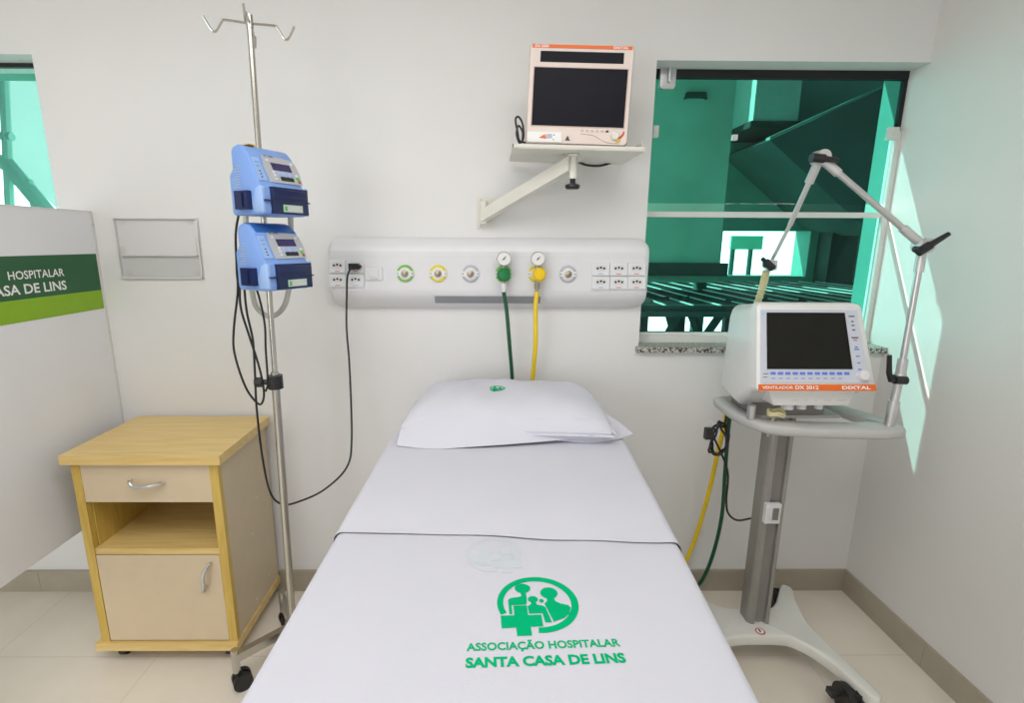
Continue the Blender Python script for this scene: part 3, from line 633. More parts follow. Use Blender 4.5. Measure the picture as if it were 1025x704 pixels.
# ------------------------------------------------------------------ monitor bracket and monitor
SZ = 1.788
t = thing('monitor_shelf', 'cream steel wall bracket shelf with slanted arm under the pink monitor', 'shelf', (.02, 0, 1.55))
rollS = Matrix.Translation((.28, -.17, SZ)) @ Matrix.Rotation(math.radians(1.1), 4, 'Y')
sx0, sx1, sy0, sy1 = -.206, .206, -.135, .135
b = MB(); b.rng((sx0, sy0, -.003), (sx1, sy1, 0), .001, rollS)
b.rng((sx0, sy0, -.001), (sx1, sy0+.003, .010), .001, rollS)
b.prism([(sy0+.003, .0), (sy1, .0), (sy1, .03), (sy0+.035, .03), (sy0+.003, .008)], sx1-.003, sx1, 'x', .0008, rollS)
b.rng((sx0, sy0, 0), (sx0+.003, sy1, .012), .0008, rollS); b.build('tray', M['cream'], t)
tb = Vector((.277, -.225, 0))
b = MB(); b.cyl((tb.x, tb.y, SZ-.080), (tb.x, tb.y, SZ-.004), .0125); b.cyl((tb.x, tb.y, SZ-.012), (tb.x, tb.y, SZ-.004), .02, bev=.002); b.build('pivot', M['cream'], t)
b = MB(); kz = SZ-.080; b.cyl((tb.x, tb.y, kz), (tb.x, tb.y, kz-.02), .009); b.lathe((tb.x, tb.y, kz-.015), (0, 0, -1), [(.012, 0), (.024, .004), (.025, .012), (.02, .018), (.0, .018)], 16); b.build('knob', M['blackp'], t)
wa = Vector((-.02, -.03, 1.606)); wd = (tb-wa); 
b = MB(); e0, e1 = Vector((tb.x-.008, tb.y, 0)), wa
d_ = Vector((e0.x-e1.x, e0.y-e1.y, 0)).normalized(); sd = Vector((-d_.y, d_.x, 0))*.02
b.loft([[e0+sd+Vector((0, 0, SZ-.012)), e0-sd+Vector((0, 0, SZ-.012)), e0-sd+Vector((0, 0, SZ-.056)), e0+sd+Vector((0, 0, SZ-.056))], [e1+sd+Vector((0, 0, .012)), e1-sd+Vector((0, 0, .012)), e1-sd+Vector((0, 0, -.03)), e1+sd+Vector((0, 0, -.03))]])
b.build('arm', M['cream'], t)
b = MB(); b.rng((-.045, -.006, 1.555), (.015, 0, 1.665), .002); b.cyl((-.018, -.03, 1.57), (-.018, -.03, 1.65), .014); b.rng((-.03, -.032, 1.575), (-.006, -.004, 1.595), .002); b.rng((-.03, -.032, 1.628), (-.006, -.004, 1.645), .002); b.build('wall_plate', M['cream'], t)
b = MB()
for z in (1.563, 1.657): b.cyl((-.03, -.006, z), (-.03, -.009, z), .005)
b.build('screw', M['satin'], t)
# monitor
mw, mh, md = .320, .296, .18
t = thing('patient_monitor', 'pale pink patient monitor with black screen and orange strip on wall shelf', 'monitor', (.274, -.20, SZ+.012))
mx = Matrix.Translation((.274, -.285, SZ+.0135)) @ Matrix.Rotation(math.radians(2.0), 4, 'Y') @ Matrix.Rotation(math.radians(-3), 4, 'Z') @ Matrix.Rotation(math.radians(-3), 4, 'X')
def mp_(m, name, x0, z0, x1, z1, y0, y1, bev=0, par=None):
    b = MB(); b.rng((x0, y0, z0), (x1, y1, z1), bev, mx); return b.build(name, m, par or t)
b = MB()
def rrect(w0, w1, z0, z1, y, r=.012, yt=0):
    pts = []
    for cx, cz, a0 in ((w1-r, z1-r, 0), (w0+r, z1-r, PI/2), (w0+r, z0+r, PI), (w1-r, z0+r, 1.5*PI)):
        for k in range(5):
            a = a0+k*PI/8; zz_ = cz+r*math.sin(a); pts.append(Vector((cx+r*math.cos(a), y+yt*(zz_-z0), zz_)))
    return pts
h2 = mw/2
b.loft([rrect(-h2+.004, h2-.004, .004, mh-.004, -.004), rrect(-h2, h2, 0, mh, .004), rrect(-h2, h2, 0, mh, .03), rrect(-h2+.02, h2-.02, .0, mh-.02, .07, .02), rrect(-h2+.03, h2-.03, .0, mh-.04, md, .02)], xf=mx)
b.build('housing', M['pink'], t)
mp_(M['orange'], 'orange_strip', -h2+.008, mh-.016, h2-.008, mh-.006, -.0052, -.003)
text('DX 2020', 'lettering', M['paint_white'], t, .042, .0065, mx @ place((-h2+.016, -.0056, mh-.0142), (1, 0, 0), (0, 0, 1)), .03, 'L')
text('DIXTAL', 'lettering', M['paint_white'], t, .045, .0065, mx @ place((h2-.02, -.0056, mh-.0142), (1, 0, 0), (0, 0, 1)), .03, 'R')
mp_(M['screen'], 'upper_display', -h2+.034, mh-.056, h2-.032, mh-.025, -.0055, -.003, .001)
mp_(M['pinkd'], 'screen_bezel', -h2+.014, .052, h2-.014, mh-.069, -.005, -.003, .001)
mp_(M['screen'], 'screen', -h2+.017, .055, h2-.017, mh-.072, -.006, -.003, .001)
mp_(M['paint_white'], 'white_plate', -h2+.006, .006, -.048, .036, -.0058, -.003, .001)
b = MB(); b.prism([(-.118, .018), (-.095, .015), (-.10, .029)], -.0066, -.0056, 'y', 0, mx); b.build('print', M['orange'], t)
b = MB(); b.prism([(-.098, .016), (-.076, .018), (-.078, .031), (-.097, .029)], -.0064, -.0056, 'y', 0, mx); b.build('print', M['greyr'], t)
b = MB(); b.rng((-.074, -.0064, .012), (-.070, -.0056, .015), 0, mx); b.build('print', M['stg'], t)
b = MB(); b.rng((-.074, -.0064, .026), (-.069, -.0056, .029), 0, mx); b.build('print', M['inkb'], t)
b = MB(); b.prism([(-.036, .013), (-.021, .013), (-.0285, .027)], -.0064, -.004, 'y', 0, mx); b.build('warning_triangle', M['ink'], t)
for k in range(6): mp_(M['pinkd' if k < 5 else 'ink'], 'key', .012+k*.0155, .040, .02+k*.0155, .046, -.0055, -.003, .0006)
b = MB(); b.lathe(mx @ Vector((.118, -.003, .030)), mx.to_3x3() @ Vector((0, -1, 0)), [(.0135, 0), (.0125, .010), (.010, .012), (.0, .012)]); b.build('dial_knob', M['cream'], t)
b = MB(); b.tube([mx @ Vector(v) for v in ((.01, -.0045, .034), (.05, -.0045, .030), (.09, -.0045, .012), (.135, -.0045, .008))], .0012, 6); b.build('groove', M['pinkd'], t)
b = MB(); b.tube([mx @ Vector(v) for v in ((.131, -.0045, .022), (.142, -.0045, .034), (.145, -.0045, .044))], .0028, 8); b.build('red_mark', M['red'], t)
b = MB(); b.tube([mx @ Vector(v) for v in ((.124, -.0045, .014), (.134, -.0045, .020))], .0045, 8, False); b.build('yellow_mark', M['yellow'], t)
yb = -.26
b = MB(); b.tube([aY(527, 143, yb), aY(520, 141, yb), aY(518, 132, yb), aY(516, 120, yb), aY(519, 117, yb), aY(523, 124, yb), aY(524, 138, yb-.01), aY(520, 143, yb-.01), aY(517, 134, yb-.012), aY(519, 126, yb-.012), aY(523, 132, yb-.012), aY(523, 142, yb-.012)], .0032, 8)
tag(b.build('monitor_lead', M['cable']), 'coiled black lead lying left of the pink monitor on its shelf', 'cable')
b = MB(); b.tube([aY(575, 160, -.05), aY(586, 165, -.06), aY(600, 166, -.06), aY(612, 163, -.05)], .004, 8)
tag(b.build('hanging_lead', M['cable']), 'black lead sagging just beneath the cream monitor shelf', 'cable')

# ------------------------------------------------------------------ the bed
BH = Vector((.081, -.055, 0)); BD = Vector((-.0471, -.99889, 0)); BS = Vector((.99889, -.0471, 0)); BL, HWID = 1.95, .375
def bz(tt): return .886-.0262*tt
def bed(s, tt, z=None): return BH+BD*tt+BS*s+Vector((0, 0, bz(tt) if z is None else z))
t = thing('hospital_bed', 'narrow hospital bed on castors under white sheets with its head to the wall', 'bed', BH+BD*BL/2)
def bbox(name, m, s0, s1, t0, t1, z0, z1, bev=.004, par=t):
    b = MB(); rings = []
    b.loft([[bed(s0, t0, z0 if z0 > 0 else bz(t0)+z0), bed(s1, t0, z0 if z0 > 0 else bz(t0)+z0), bed(s1, t0, bz(t0)+z1), bed(s0, t0, bz(t0)+z1)], [bed(s0, t1, z0 if z0 > 0 else bz(t1)+z0), bed(s1, t1, z0 if z0 > 0 else bz(t1)+z0), bed(s1, t1, bz(t1)+z1), bed(s0, t1, bz(t1)+z1)]])
    b._bevel(list(b.bm.faces), bev, 3); return b.build(name, m, par)
bbox('mattress', M['matt'], -HWID+.012, HWID-.012, .012, BL-.012, -.125, -.008, .02)
bbox('platform', M['cartw'], -HWID+.02, HWID-.02, .02, BL-.02, -.16, -.128, .004)
b = MB()
for s in (-1, 1): b.tube([bed(s*.33, .04, .66), bed(s*.33, BL-.04, .60)], .02, 12, False)
for tt in (.06, .6, 1.3, BL-.06): b.tube([bed(-.33, tt, .66-.03*tt), bed(.33, tt, .66-.03*tt)], .016, 12, False)
for tt in (.3, 1.6):
    for s in (-.2, .2): b.tube([bed(s, tt, .66-.03*tt), bed(s, tt, bz(tt)-.15)], .014, 10, False)
b.build('frame', M['cartw'], t)
for s in (-1, 1):
    for tt in (.14, BL-.14):
        p = bed(s*.31, tt, 0); b = MB(); b.cyl(p+Vector((0, 0, .13)), p+Vector((0, 0, .645-.03*tt)), .02); lg = b.build('leg', M['cartw'], t)
        b = MB(); c = p+Vector((0, .02, .055)); b.cyl(c+Vector((-.016, 0, 0)), c+Vector((.016, 0, 0)), .055, bev=.008); b.cyl(p+Vector((0, 0, .05)), p+Vector((0, 0, .135)), .014); b.build('castor', M['black'], lg)
def wr(s, tt): return (1 if tt < .95 else max(.25, 1-(tt-.95)*8))*( .0012*math.sin(9*tt+3*s)*math.cos(4*s)+.0008*math.sin(23*tt+11*s)+.0010*math.sin(31*s+2*tt)*math.exp(-((tt-.75)/.35)**2))
def sheet_grid(t0, t1, lift, drop, edge_fn=None, nt_=90, headdrop=False):
    b = MB(); rows = []; R = .022
    prof = []
    w = HWID+lift
    for k in range(7): prof.append((-w-.004*(1-k/6.)*2, -drop+ (drop-R)*k/6., 1))
    for k in range(1, 7): a = k/6*PI/2; prof.append((-w+R*(1-math.cos(a)), -R+R*math.sin(a), 0))
    half = list(prof)
    flat = [(-w+R+(2*w-2*R)*k/28, 0, 2) for k in range(1, 28)]
    full = half+flat+[(-x, z, f) for x, z, f in half[::-1]]
    for i in range(nt_+1):
        tt = t0+(t1-t0)*i/nt_; row = []
        for s, dz, f in full:
            tl = tt+(edge_fn(s) if edge_fn and i == 0 else 0)
            z = bz(tl)+lift+dz+(wr(s, tl) if f != 1 else 0)
            ss = s
            if f == 1: ss = s+math.copysign(.006*math.sin(tl*14+s)*min(1, -dz/.2), s)
            row.append(bed(ss, tl, z))
        rows.append(row)
    n = len(full); v = [q_ for r in rows for q_ in r]
    f_ = [(k*n+i, k*n+i+1, (k+1)*n+i+1, (k+1)*n+i) for k in range(len(rows)-1) for i in range(n-1)]
    b._add(v, f_); bmesh.ops.recalc_face_normals(b.bm, faces=b.bm.faces); return b, full
b, full = sheet_grid(0, BL, .0, .30)
n = len(full)
# close head and foot ends with turned-down flaps
for tt in (0, BL):
    top = [bed(s, tt, bz(tt)+dz) for s, dz, f in full if f != 1]
    low = [Vector((p.x, p.y, bz(tt)-.2)) for p in top]
    b.loft([top, low], caps=False, closed=False)
bmesh.ops.remove_doubles(b.bm, verts=b.bm.verts, dist=.0004)
o = b.build('bed_sheet', M['sheet']); tag(o, 'plain white bottom sheet on the mattress, showing beside and under the pillow', 'sheet')
T0 = .928
b, full = sheet_grid(.34, BL+.004, .0045, .32, None, 110)
top = [bed(s, BL+.004, bz(BL)+.0045+dz) for s, dz, f in full if f != 1]; b.loft([top, [Vector((p.x, p.y, p.z-.3)) for p in top]], caps=False, closed=False)
cover = b.build('top_sheet', M['sheet_dim']); tag(cover, 'white printed top sheet with large green emblem, its upper edge turned down', 'sheet')
b, full = sheet_grid(.34, T0, .0075, .26, None, 70)
for v in b.bm.verts:
    q_ = v.co-BH; tt = q_.dot(BD); ss = q_.dot(BS)
    if tt > T0-.02 and abs(ss) < HWID: v.co.z += .0010*((tt-T0+.02)/.02)**2*(1+.5*math.sin(ss*19+1)); 
    if tt > T0-.03: v.co += BD*(.004*math.sin(ss*7)+.002*math.sin(ss*23))*(tt-T0+.03)/.03
fo_ = b.build('turned_down_fold', M['sheet'], cover)
# printing: coordinates (right, up) in metres on the sheet
lo = aZ(538.3, 601.6, .866); 
def on_sheet(x, y, h=.0008):
    q_ = Vector((LX+x*RX.x+y*UX.x, LY+x*RX.y+y*UX.y, 0)); tt = (q_-BH).dot(BD); s = (q_-BH).dot(BS)
    return Vector((q_.x, q_.y, bz(tt)+.0045+wr(s, tt)+h))
RX = Vector((math.cos(.035), math.sin(.035), 0)); UX = Vector((-RX.y, RX.x, 0))
def emblem(name, m, par, fn, sc=1.0, words=True):
    b = MB()
    def P2(pts, h=0): 
        b.poly([(x*sc, y*sc, 0) for x, y in pts])
    N = 64; cx, cy = .0, .0; ax, ay = .0737, .0705
    for k in range(N):       # ring, open behind the cross
        a0, a1 = 2*PI*k/N, 2*PI*(k+1)/N
        am = math.degrees((a0+a1)/2) % 360
        if 204 < am < 262: continue
        def wd(a): d = math.degrees(a) % 360; return .0122+.001*math.cos(a)
        i0, i1 = wd(a0), wd(a1)
        P2([(cx+ax*math.cos(a0), cy+ay*math.sin(a0)), (cx+ax*math.cos(a1), cy+ay*math.sin(a1)), (cx+(ax-i1)*math.cos(a1), cy+(ay-i1)*math.sin(a1)), (cx+(ax-i0)*math.cos(a0), cy+(ay-i0)*math.sin(a0))])
    def ell(x, y, rx, ry, n=24, h=0): P2([(x+rx*math.cos(2*PI*k/n), y+ry*math.sin(2*PI*k/n)) for k in range(n)], h)
    # cross
    P2([(-.045, -.0055), (-.045, -.029), (-.069, -.029), (-.069, -.058), (-.0440, -.057), (-.0440, -.0755), (-.0190, -.0755), (-.0190, -.056), (.0025, -.056), (.0025, -.029), (-.0205, -.029), (-.0205, -.0055)][::-1])
    O2 = P2; pm = lambda pts: [(x*.98-.0072, y*.88-.0025) for x, y in pts]
    def P2(pts, h=0): O2(pm(pts), h)
    # left grown-up
    ell(-.017, .0475, .0150, .0145)
    P2([(-.022, .033), (-.012, .033), (-.0115, .024), (-.0115, .018), (-.0125, .010), (-.0125, .005), (-.0145, -.001), (-.0145, -.0015), (-.0415, -.0015), (-.0415, -.027), (-.047, -.027), (-.047, .014), (-.042, .0185), (-.026, .022), (-.021, .024)][::-1])
    # child
    ell(-.0005, .0135, .0095, .0095)
    P2([(-.0045, .006), (.004, .006), (.005, -.002), (.0165, -.006), (.0205, -.011), (.0265, -.051), (.0145, -.051), (.0125, -.0265), (-.0115, -.0265), (-.0125, -.0065), (-.006, -.001)][::-1])
    ell(.0150, .0085, .0045, .0055, 14)
    # right grown-up
    ell(.032, .031, .0165, .0175)
    P2([(.026, .016), (.039, .016), (.041, .006), (.050, -.001), (.063, -.006), (.066, -.014), (.061, -.030), (.050, -.041), (.035, -.047), (.0300, -.0505), (.0250, -.011), (.0235, -.004), (.0195, -.0005), (.0225, .004), (.026, .009)][::-1])
    bmesh.ops.triangulate(b.bm, faces=b.bm.faces[:])
    bmesh.ops.subdivide_edges(b.bm, edges=b.bm.edges[:], cuts=2, use_grid_fill=True)
    for v in b.bm.verts: v.co = fn(v.co.x, v.co.y)
    bmesh.ops.recalc_face_normals(b.bm, faces=b.bm.faces)
    return b.build(name, m, par)
LX, LY = lo.x, lo.y
emblem('printed_emblem', M['mint'], cover, on_sheet, 1.0)
def line(s, uL, uR, v0, v1, bold, m=None):
    a, c = aZ(uL, (v0+v1)/2, .866), aZ(uR, (v0+v1)/2+ (uR-uL)*-.0, .866)
    top, bot = aZ((uL+uR)/2, v0, .866), aZ((uL+uR)/2, v1, .866); w = (c-a).length; h = (top-bot).length
    m0 = (a+c)/2; d = Vector((m0.x-LX, m0.y-LY, 0)); x0, y0 = d.dot(RX), d.dot(UX)
    text(s, 'printed_lettering', m or M['mint'], cover, w, h, None, bold, 'C', lambda p: on_sheet(p.x+x0, p.y+y0-h/2))
line('ASSOCIAÇÃO HOSPITALAR', 467, 621.3, 638.4, 645.4, .03)
line('SANTA CASA DE LINS', 466, 627, 652.4, 661.2, .045)
lo2 = aZ(494, 552, .872); LX, LY = lo2.x, lo2.y+.0
RX0 = RX
emblem('show_through_emblem', M['ghost'], cover, lambda x, y: on_sheet(-x, y, .0006), .80)
# pillow
PC = bed(.0, .245); prz = math.radians(-1.5)
def pil(u, v, side):
    # u along width (-1..1), v along depth (-1 front .. 1 back)
    W, D = .338, .192
    e = max(0, 1-abs(u)**5)**.6*max(0, 1-abs(v)**3.4)**.5
    x = u*W*(1-.05*(1-abs(u))*0-.13*(v+1)/2); y = v*D
    x += .10*0
    z = .011+(.058+.060*e if side > 0 else .058-.052*e)
    # sagging front edge
    z -= .030*max(0, -v)**3*(1 if side > 0 else .6)
    z += .003*math.sin(7*u+4*v)*e + .0025*math.sin(17*u-6*v)*e
    c, s = math.cos(prz), math.sin(prz); wx, wy = c*x-s*y, s*x+c*y
    tt = .236-wy; p = bed(wx, tt, bz(tt)+z); return p
b = MB(); NU, NV = 48, 30
def pgrid(side):
    g = [[b.bm.verts.new(pil(math.sin(PI/2*(-1+2*i/NU)), math.sin(PI/2*(-1+2*j/NV)), side)) for i in range(NU+1)] for j in range(NV+1)]
    for j in range(NV):
        for i in range(NU): b.bm.faces.new([g[j][i], g[j][i+1], g[j+1][i+1], g[j+1][i]])
pgrid(1); pgrid(-1)
bmesh.ops.remove_doubles(b.bm, verts=b.bm.verts, dist=.0005); bmesh.ops.recalc_face_normals(b.bm, faces=b.bm.faces)
pw = thing('pillow', 'plump white pillow with tiny green emblem at the head of the bed', 'pillow', PC)
pb_ = b.build('cushion', M['pillow'], pw, 80)
# pillowcase: hem flap hanging along the front edge with a pointed right corner
def flap(pts_top, pts_bot, nm):
    b = MB(); a, c = smooth_path(pts_top, 6), smooth_path(pts_bot, 6)
    mid = [(p+q_)/2+Vector((0, -.004, .006)) for p, q_ in zip(a, c)]
    b.loft([a, mid, c], caps=False, closed=False); b2 = b.bm
    r = bmesh.ops.solidify(b2, geom=b2.faces[:], thickness=.003); return b.build(nm, M['pillow'], pw, 80)
def pt(u, v): return pil(u, v, 1)
fz = lambda u, v_, z: aZ(u, v_, z)
us = (-.985, -.7, -.35, 0, .35, .62, .80)
top = [pil(u, -.86, 1)+Vector((0, 0, .0015)) for u in us]
bot = [fz(397, 446, bz(.43)+.012), fz(432, 449.5, bz(.43)+.008), fz(470, 447.5, bz(.43)+.012), fz(508, 445, bz(.43)+.016), fz(540, 442.5, bz(.43)+.018), fz(568, 440, bz(.42)+.022), fz(590, 437.5, bz(.42)+.026)]
flap(top, bot, 'pillowcase_hem')
top = [pil(u, -.80, 1)+Vector((0, 0, .0005)) for u in (.45, .7, .9)]+[pil(.985, -.45, 1)]
bot = [fz(554, 441, bz(.42)+.010), fz(585, 443.5, bz(.42)+.008), fz(612, 441.5, bz(.40)+.010), fz(634, 434.5, bz(.38)+.020)]
flap(top, bot, 'pillowcase_hem')
LX, LY = 0, 0
pe = aZ(498, 395, .985)
def on_pil(x, y, h=0):
    wx, wy = pe.x+x, pe.y+y; d = Vector((wx, wy, 0))-BH; s, tt = d.dot(BS), d.dot(BD)
    c, sn = math.cos(-prz), math.sin(-prz); yy = .236-tt; lx, ly = c*s-sn*yy, sn*s+c*yy
    v = ly/.192; u = lx/(.338*(1-.13*(v+1)/2)); p = pil(max(-1, min(1, u)), max(-1, min(1, v)), 1); return p+Vector((0, 0, .0012))
emblem('printed_emblem', M['mint'], pw, on_pil, .36)

# ------------------------------------------------------------------ ventilator cart
cc = Vector((1.0, -.365, 0))
t = thing('ventilator_cart', 'grey and white wheeled cart with tall column carrying the ventilator', 'cart', cc)
outR = [(.242, .250), (.258, .236), (.256, .212), (.228, .15), (.205, .07), (.190, .0), (.202, -.08), (.222, -.17), (.246, -.255), (.246, -.285), (.228, -.300)]
backR = [(.03, .075), (.06, .075), (.09, .085), (.125, .115), (.175, .18), (.222, .244)]
inR = [(.208, -.285), (.190, -.235), (.163, -.165), (.125, -.11), (.08, -.075), (.04, -.066), (0, -.064)]
inL = [(-.04, -.064), (-.09, -.065), (-.14, -.07), (-.172, -.095), (-.190, -.15), (-.198, -.22), (-.208, -.285)]
outl = backR+outR+inR+inL+[(-x, y) for x, y in outR[::-1]]+[(-x, y) for x, y in backR[::-1]]
sm = []
E_ = [Vector((x, y, 0)) for x, y in outl]; nn = len(E_)
for i in range(nn):
    a, b_, c, d = E_[i-1], E_[i], E_[(i+1) % nn], E_[(i+2) % nn]
    for k in range(3):
        tq = k/3; sm.append(.5*((2*b_)+(c-a)*tq+(2*a-5*b_+4*c-d)*tq*tq+(3*b_-a-3*c+d)*tq**3))
b = MB()
b.prism([(p.x, p.y) for p in sm], 0, 1, 'z', 0)
for v in b.bm.verts:
    r = math.hypot(v.co.x, v.co.y); ht = .135-.115*max(0, r-.10)**1.0*.9
    ht = max(ht, .102); v.co.z = ht-.0 if v.co.z > .5 else ht-.045+.0*r
    v.co += Vector((cc.x, cc.y, 0))
b._bevel([f for f in b.bm.faces if len(f.verts) > 8], .010, 3); b.build('base', M['cartw'], t, 45)
b = MB(); p = aZ(761, 632, .137); b.cyl((p.x, p.y, .1362), (p.x, p.y, .1372), .0165, n=24); wl = b.build('warning_sticker', M['red'], t)
b = MB(); b.cyl((p.x, p.y, .1370), (p.x, p.y, .1376), .0125, n=24); b.build('sticker_face', M['paint_white'], wl)
b = MB(); b.rng((p.x-.004, p.y-.005, .1375), (p.x+.002, p.y+.008, .138)); b.cyl((p.x-.002, p.y+.007, .1375), (p.x-.002, p.y+.007, .138), .003, n=10); b.build('pictogram', M['ink'], wl)
for sx in (-1, 1):
    for y in (-.262, .205):
        e = cc+Vector((sx*(.222 if y < 0 else .236), y, 0)); b = MB()
        for s in (-1, 1): b.cyl((e.x+s*.017-.011-.034, e.y+.03, .046), (e.x+s*.017+.011-.034, e.y+.03, .046), .046, bev=.009)
        b.box((e.x-.02, e.y+.02, .07), (.04, .05, .03), .008); 
        if y < 0: b.box((e.x-.082, e.y+.03, .062), (.03, .014, .012), .003); b.box((e.x-.097, e.y+.03, .066), (.016, .03, .02), .004)
        b.build('castor', M['black'], t)
# column: extruded section with front groove
cxl, cxr, cyf, cyb = .955, 1.037, -.374, -.312
sec = [(cxl, cyb), (cxl, cyf+.012), (cxl+.012, cyf), (cxl+.024, cyf), (cxl+.026, cyf+.012), (cxr-.020, cyf+.012), (cxr-.018, cyf), (cxr-.006, cyf), (cxr, cyf+.010), (cxr-.010, cyf+.026), (cxr, cyf+.042), (cxr, cyb)]
b = MB(); b.prism(sec, .132, .952, 'z', .001); b.build('column', M['column'], t)
b = MB(); b.rng((cxl+.026, cyf+.0085, .15), (cxr-.020, cyf+.0125, .948)); b.build('groove', M['columnd'], t)
p = aY(773, 514, cyf-.012)
b = MB(); b.rng((p.x-.026, cyf-.018, p.z-.036), (p.x+.026, cyf-.001, p.z+.036), .005); cl = b.build('filter_clip', M['white'], t)
b = MB(); b.rng((p.x-.006, cyf-.0235, p.z-.026), (p.x+.022, cyf-.016, p.z+.026), .003); b.build('filter', M['acryl'], cl)
b = MB(); b.rng((p.x-.002, cyf-.0195, p.z-.022), (p.x+.018, cyf-.0178, p.z+.022), .0006); b.build('filter_core', M['columnd'], cl)
b = MB()
for k in range(4): b.box((p.x-.017, cyf-.019, p.z-.018+k*.012), (.010, .003, .003))
b.build('clip_rib', M['acryle'], cl)
# tray: frame with opening
TZ = .952
def rpoly(pts, r, n=6):
    out = []; m_ = len(pts)
    for i in range(m_):
        p0, p1, p2 = Vector((*pts[i-1], 0)), Vector((*pts[i], 0)), Vector((*pts[(i+1) % m_], 0)); rr = r[i] if isinstance(r, (list, tuple)) else r
        d0, d1 = (p0-p1).normalized(), (p2-p1).normalized()
        for k in range(n+1):
            tq = k/n; a, c = p1+d0*rr, p1+d1*rr; out.append(((1-tq)**2*a+2*tq*(1-tq)*p1+tq*tq*c))
    return out
outer = rpoly([(.822, -.185), (.812, -.40), (.86, -.505), (1.0, -.535), (1.20, -.545), (1.285, -.530), (1.285, -.44), (1.21, -.185)], [.04, .05, .05, .05, .03, .03, .03, .04])
inner = rpoly([(.865, -.26), (.865, -.39), (.895, -.44), (1.0, -.462), (1.15, -.470), (1.205, -.462), (1.205, -.43), (1.155, -.245)], [.02, .03, .02, .03, .02, .02, .02, .02])
b = MB()
v = [Vector((p.x, p.y, TZ)) for p in outer]; n = len(v); vi = [Vector((p.x, p.y, TZ)) for p in inner]
ctr = Vector((1.04, -.36, TZ))
def ins(ps, k, z): return [p+(ctr-p).normalized()*k+Vector((0, 0, z)) for p in ps]
b.loft([ins(vi, 0, -.022), ins(vi, 0, -.004), ins(vi, -.004, 0), ins(v, .009, 0), ins(v, .003, -.003), ins(v, 0, -.009), ins(v, 0, -.024), ins(v, .004, -.030), ins(v, .009, -.032), ins(vi, 0, -.022)], caps=False)
bmesh.ops.remove_doubles(b.bm, verts=b.bm.verts, dist=1e-5); bmesh.ops.recalc_face_normals(b.bm, faces=b.bm.faces)
b.build('tray', M['tray'], t, 50)
b = MB(); b.rng((.84, -.40, TZ-.012), (1.16, -.27, TZ-.002), .003); b.build('mounting_plate', M['tray'], t)
p = aZ(747.5, 419, TZ); b = MB(); b.cyl((p.x+.012, p.y, TZ), (p.x+.012, p.y, TZ+.045), .0125, bev=.002); b.build('chrome_post', M['satin'], t)

# ------------------------------------------------------------------ ventilator
vx, vy, vz = .985, -.525, TZ
t = thing('ventilator', 'off white ventilator with dark screen and orange name strip on the cart', 'ventilator', (vx, vy+.16, vz))
z0v, z1v, tl = .118, .368, .36
fw0, fw1 = .180, .160
def vr(y, z0, z1, w0, w1, r, tilt):
    pts = []
    for cx, cz, a0 in ((1, 1, 0), (-1, 1, PI/2), (-1, 0, PI), (1, 0, 1.5*PI)):
        for k in range(6):
            a = a0+k*PI/10; zc = (z1-r) if cz else (z0+r); z = zc+r*math.sin(a); f = (z-z0)/(z1-z0); w = w0+(w1-w0)*f
            pts.append(Vector((vx+cx*(w-r)+r*math.cos(a), vy+y+tilt*(z-z0v), vz+z)))
    return pts
b = MB()
b.loft([vr(.0, z0v+.003, z1v-.004, fw0-.004, fw1-.004, .010, tl), vr(.004, z0v-.002, z1v, fw0, fw1, .012, tl), vr(.045, z0v-.012, z1v+.002, fw0, fw1, .016, tl*.9), vr(.08, z0v-.035, z1v-.004, fw0-.002, fw1-.006, .02, tl*.75), vr(.16, .03, z1v-.012, fw0-.012, fw1-.02, .025, tl*.5), vr(.30, .024, z1v-.03, fw0-.036, fw1-.04, .03, .15), vr(.34, .03, z1v-.05, fw0-.046, fw1-.05, .03, .1)])
b.build('housing', M['vent'], t, 42)
fup = Vector((0, tl, 1)).normalized(); fn_ = Vector((1, 0, 0)).cross(fup)
fo = Vector((vx, vy, vz+z0v)); Hs = (z1v-z0v)*math.hypot(1, tl)
def FP(x, s_, h=0): return fo+Vector((x, 0, 0))+fup*s_+fn_*h
def fslab(name, m, poly, h0, h1, par=None):
    b = MB(); b.loft([[FP(x, y, h0) for x, y in poly], [FP(x, y, h1) for x, y in poly]]); return b.build(name, m, par or t)
def trap(x0, x1, y0, y1):   # keeps to the taper of the face
    def k(y): return 1-(fw0-fw1)/fw0*(y/Hs)
    return [(x0*k(y0), y0), (x1*k(y0), y0), (x1*k(y1), y1), (x0*k(y1), y1)]
kp = fslab('keypad_plate', M['ventp'], trap(-.170, .160, .024, Hs-.018), .0, .0022)
fslab('screen_bezel', M['ventp'], trap(-.154, .118, .062, Hs-.024), .002, .003)
fslab('screen', M['screen2'], trap(-.151, .115, .065, Hs-.027), .002, .0042)
for k in range(11): 
    x = -.140+k*.0228; fslab('soft_key', M['key'], trap(x, x+.0155, .048, .0565), .002, .0036, kp)
for k in range(10):
    x = -.137+k*.0228; fslab('key_print', M['inkb'], trap(x, x+.011, .036, .0385), .002, .0026, kp)
fslab('key_print', M['ink'], trap(-.163, -.146, .050, .052), .002, .0026, kp); fslab('key_print', M['ink'], trap(-.163, -.150, .040, .042), .002, .0026, kp)
fslab('maker_mark', M['blab'], trap(-.168, -.155, Hs-.036, Hs-.026), .002, .0026, kp)
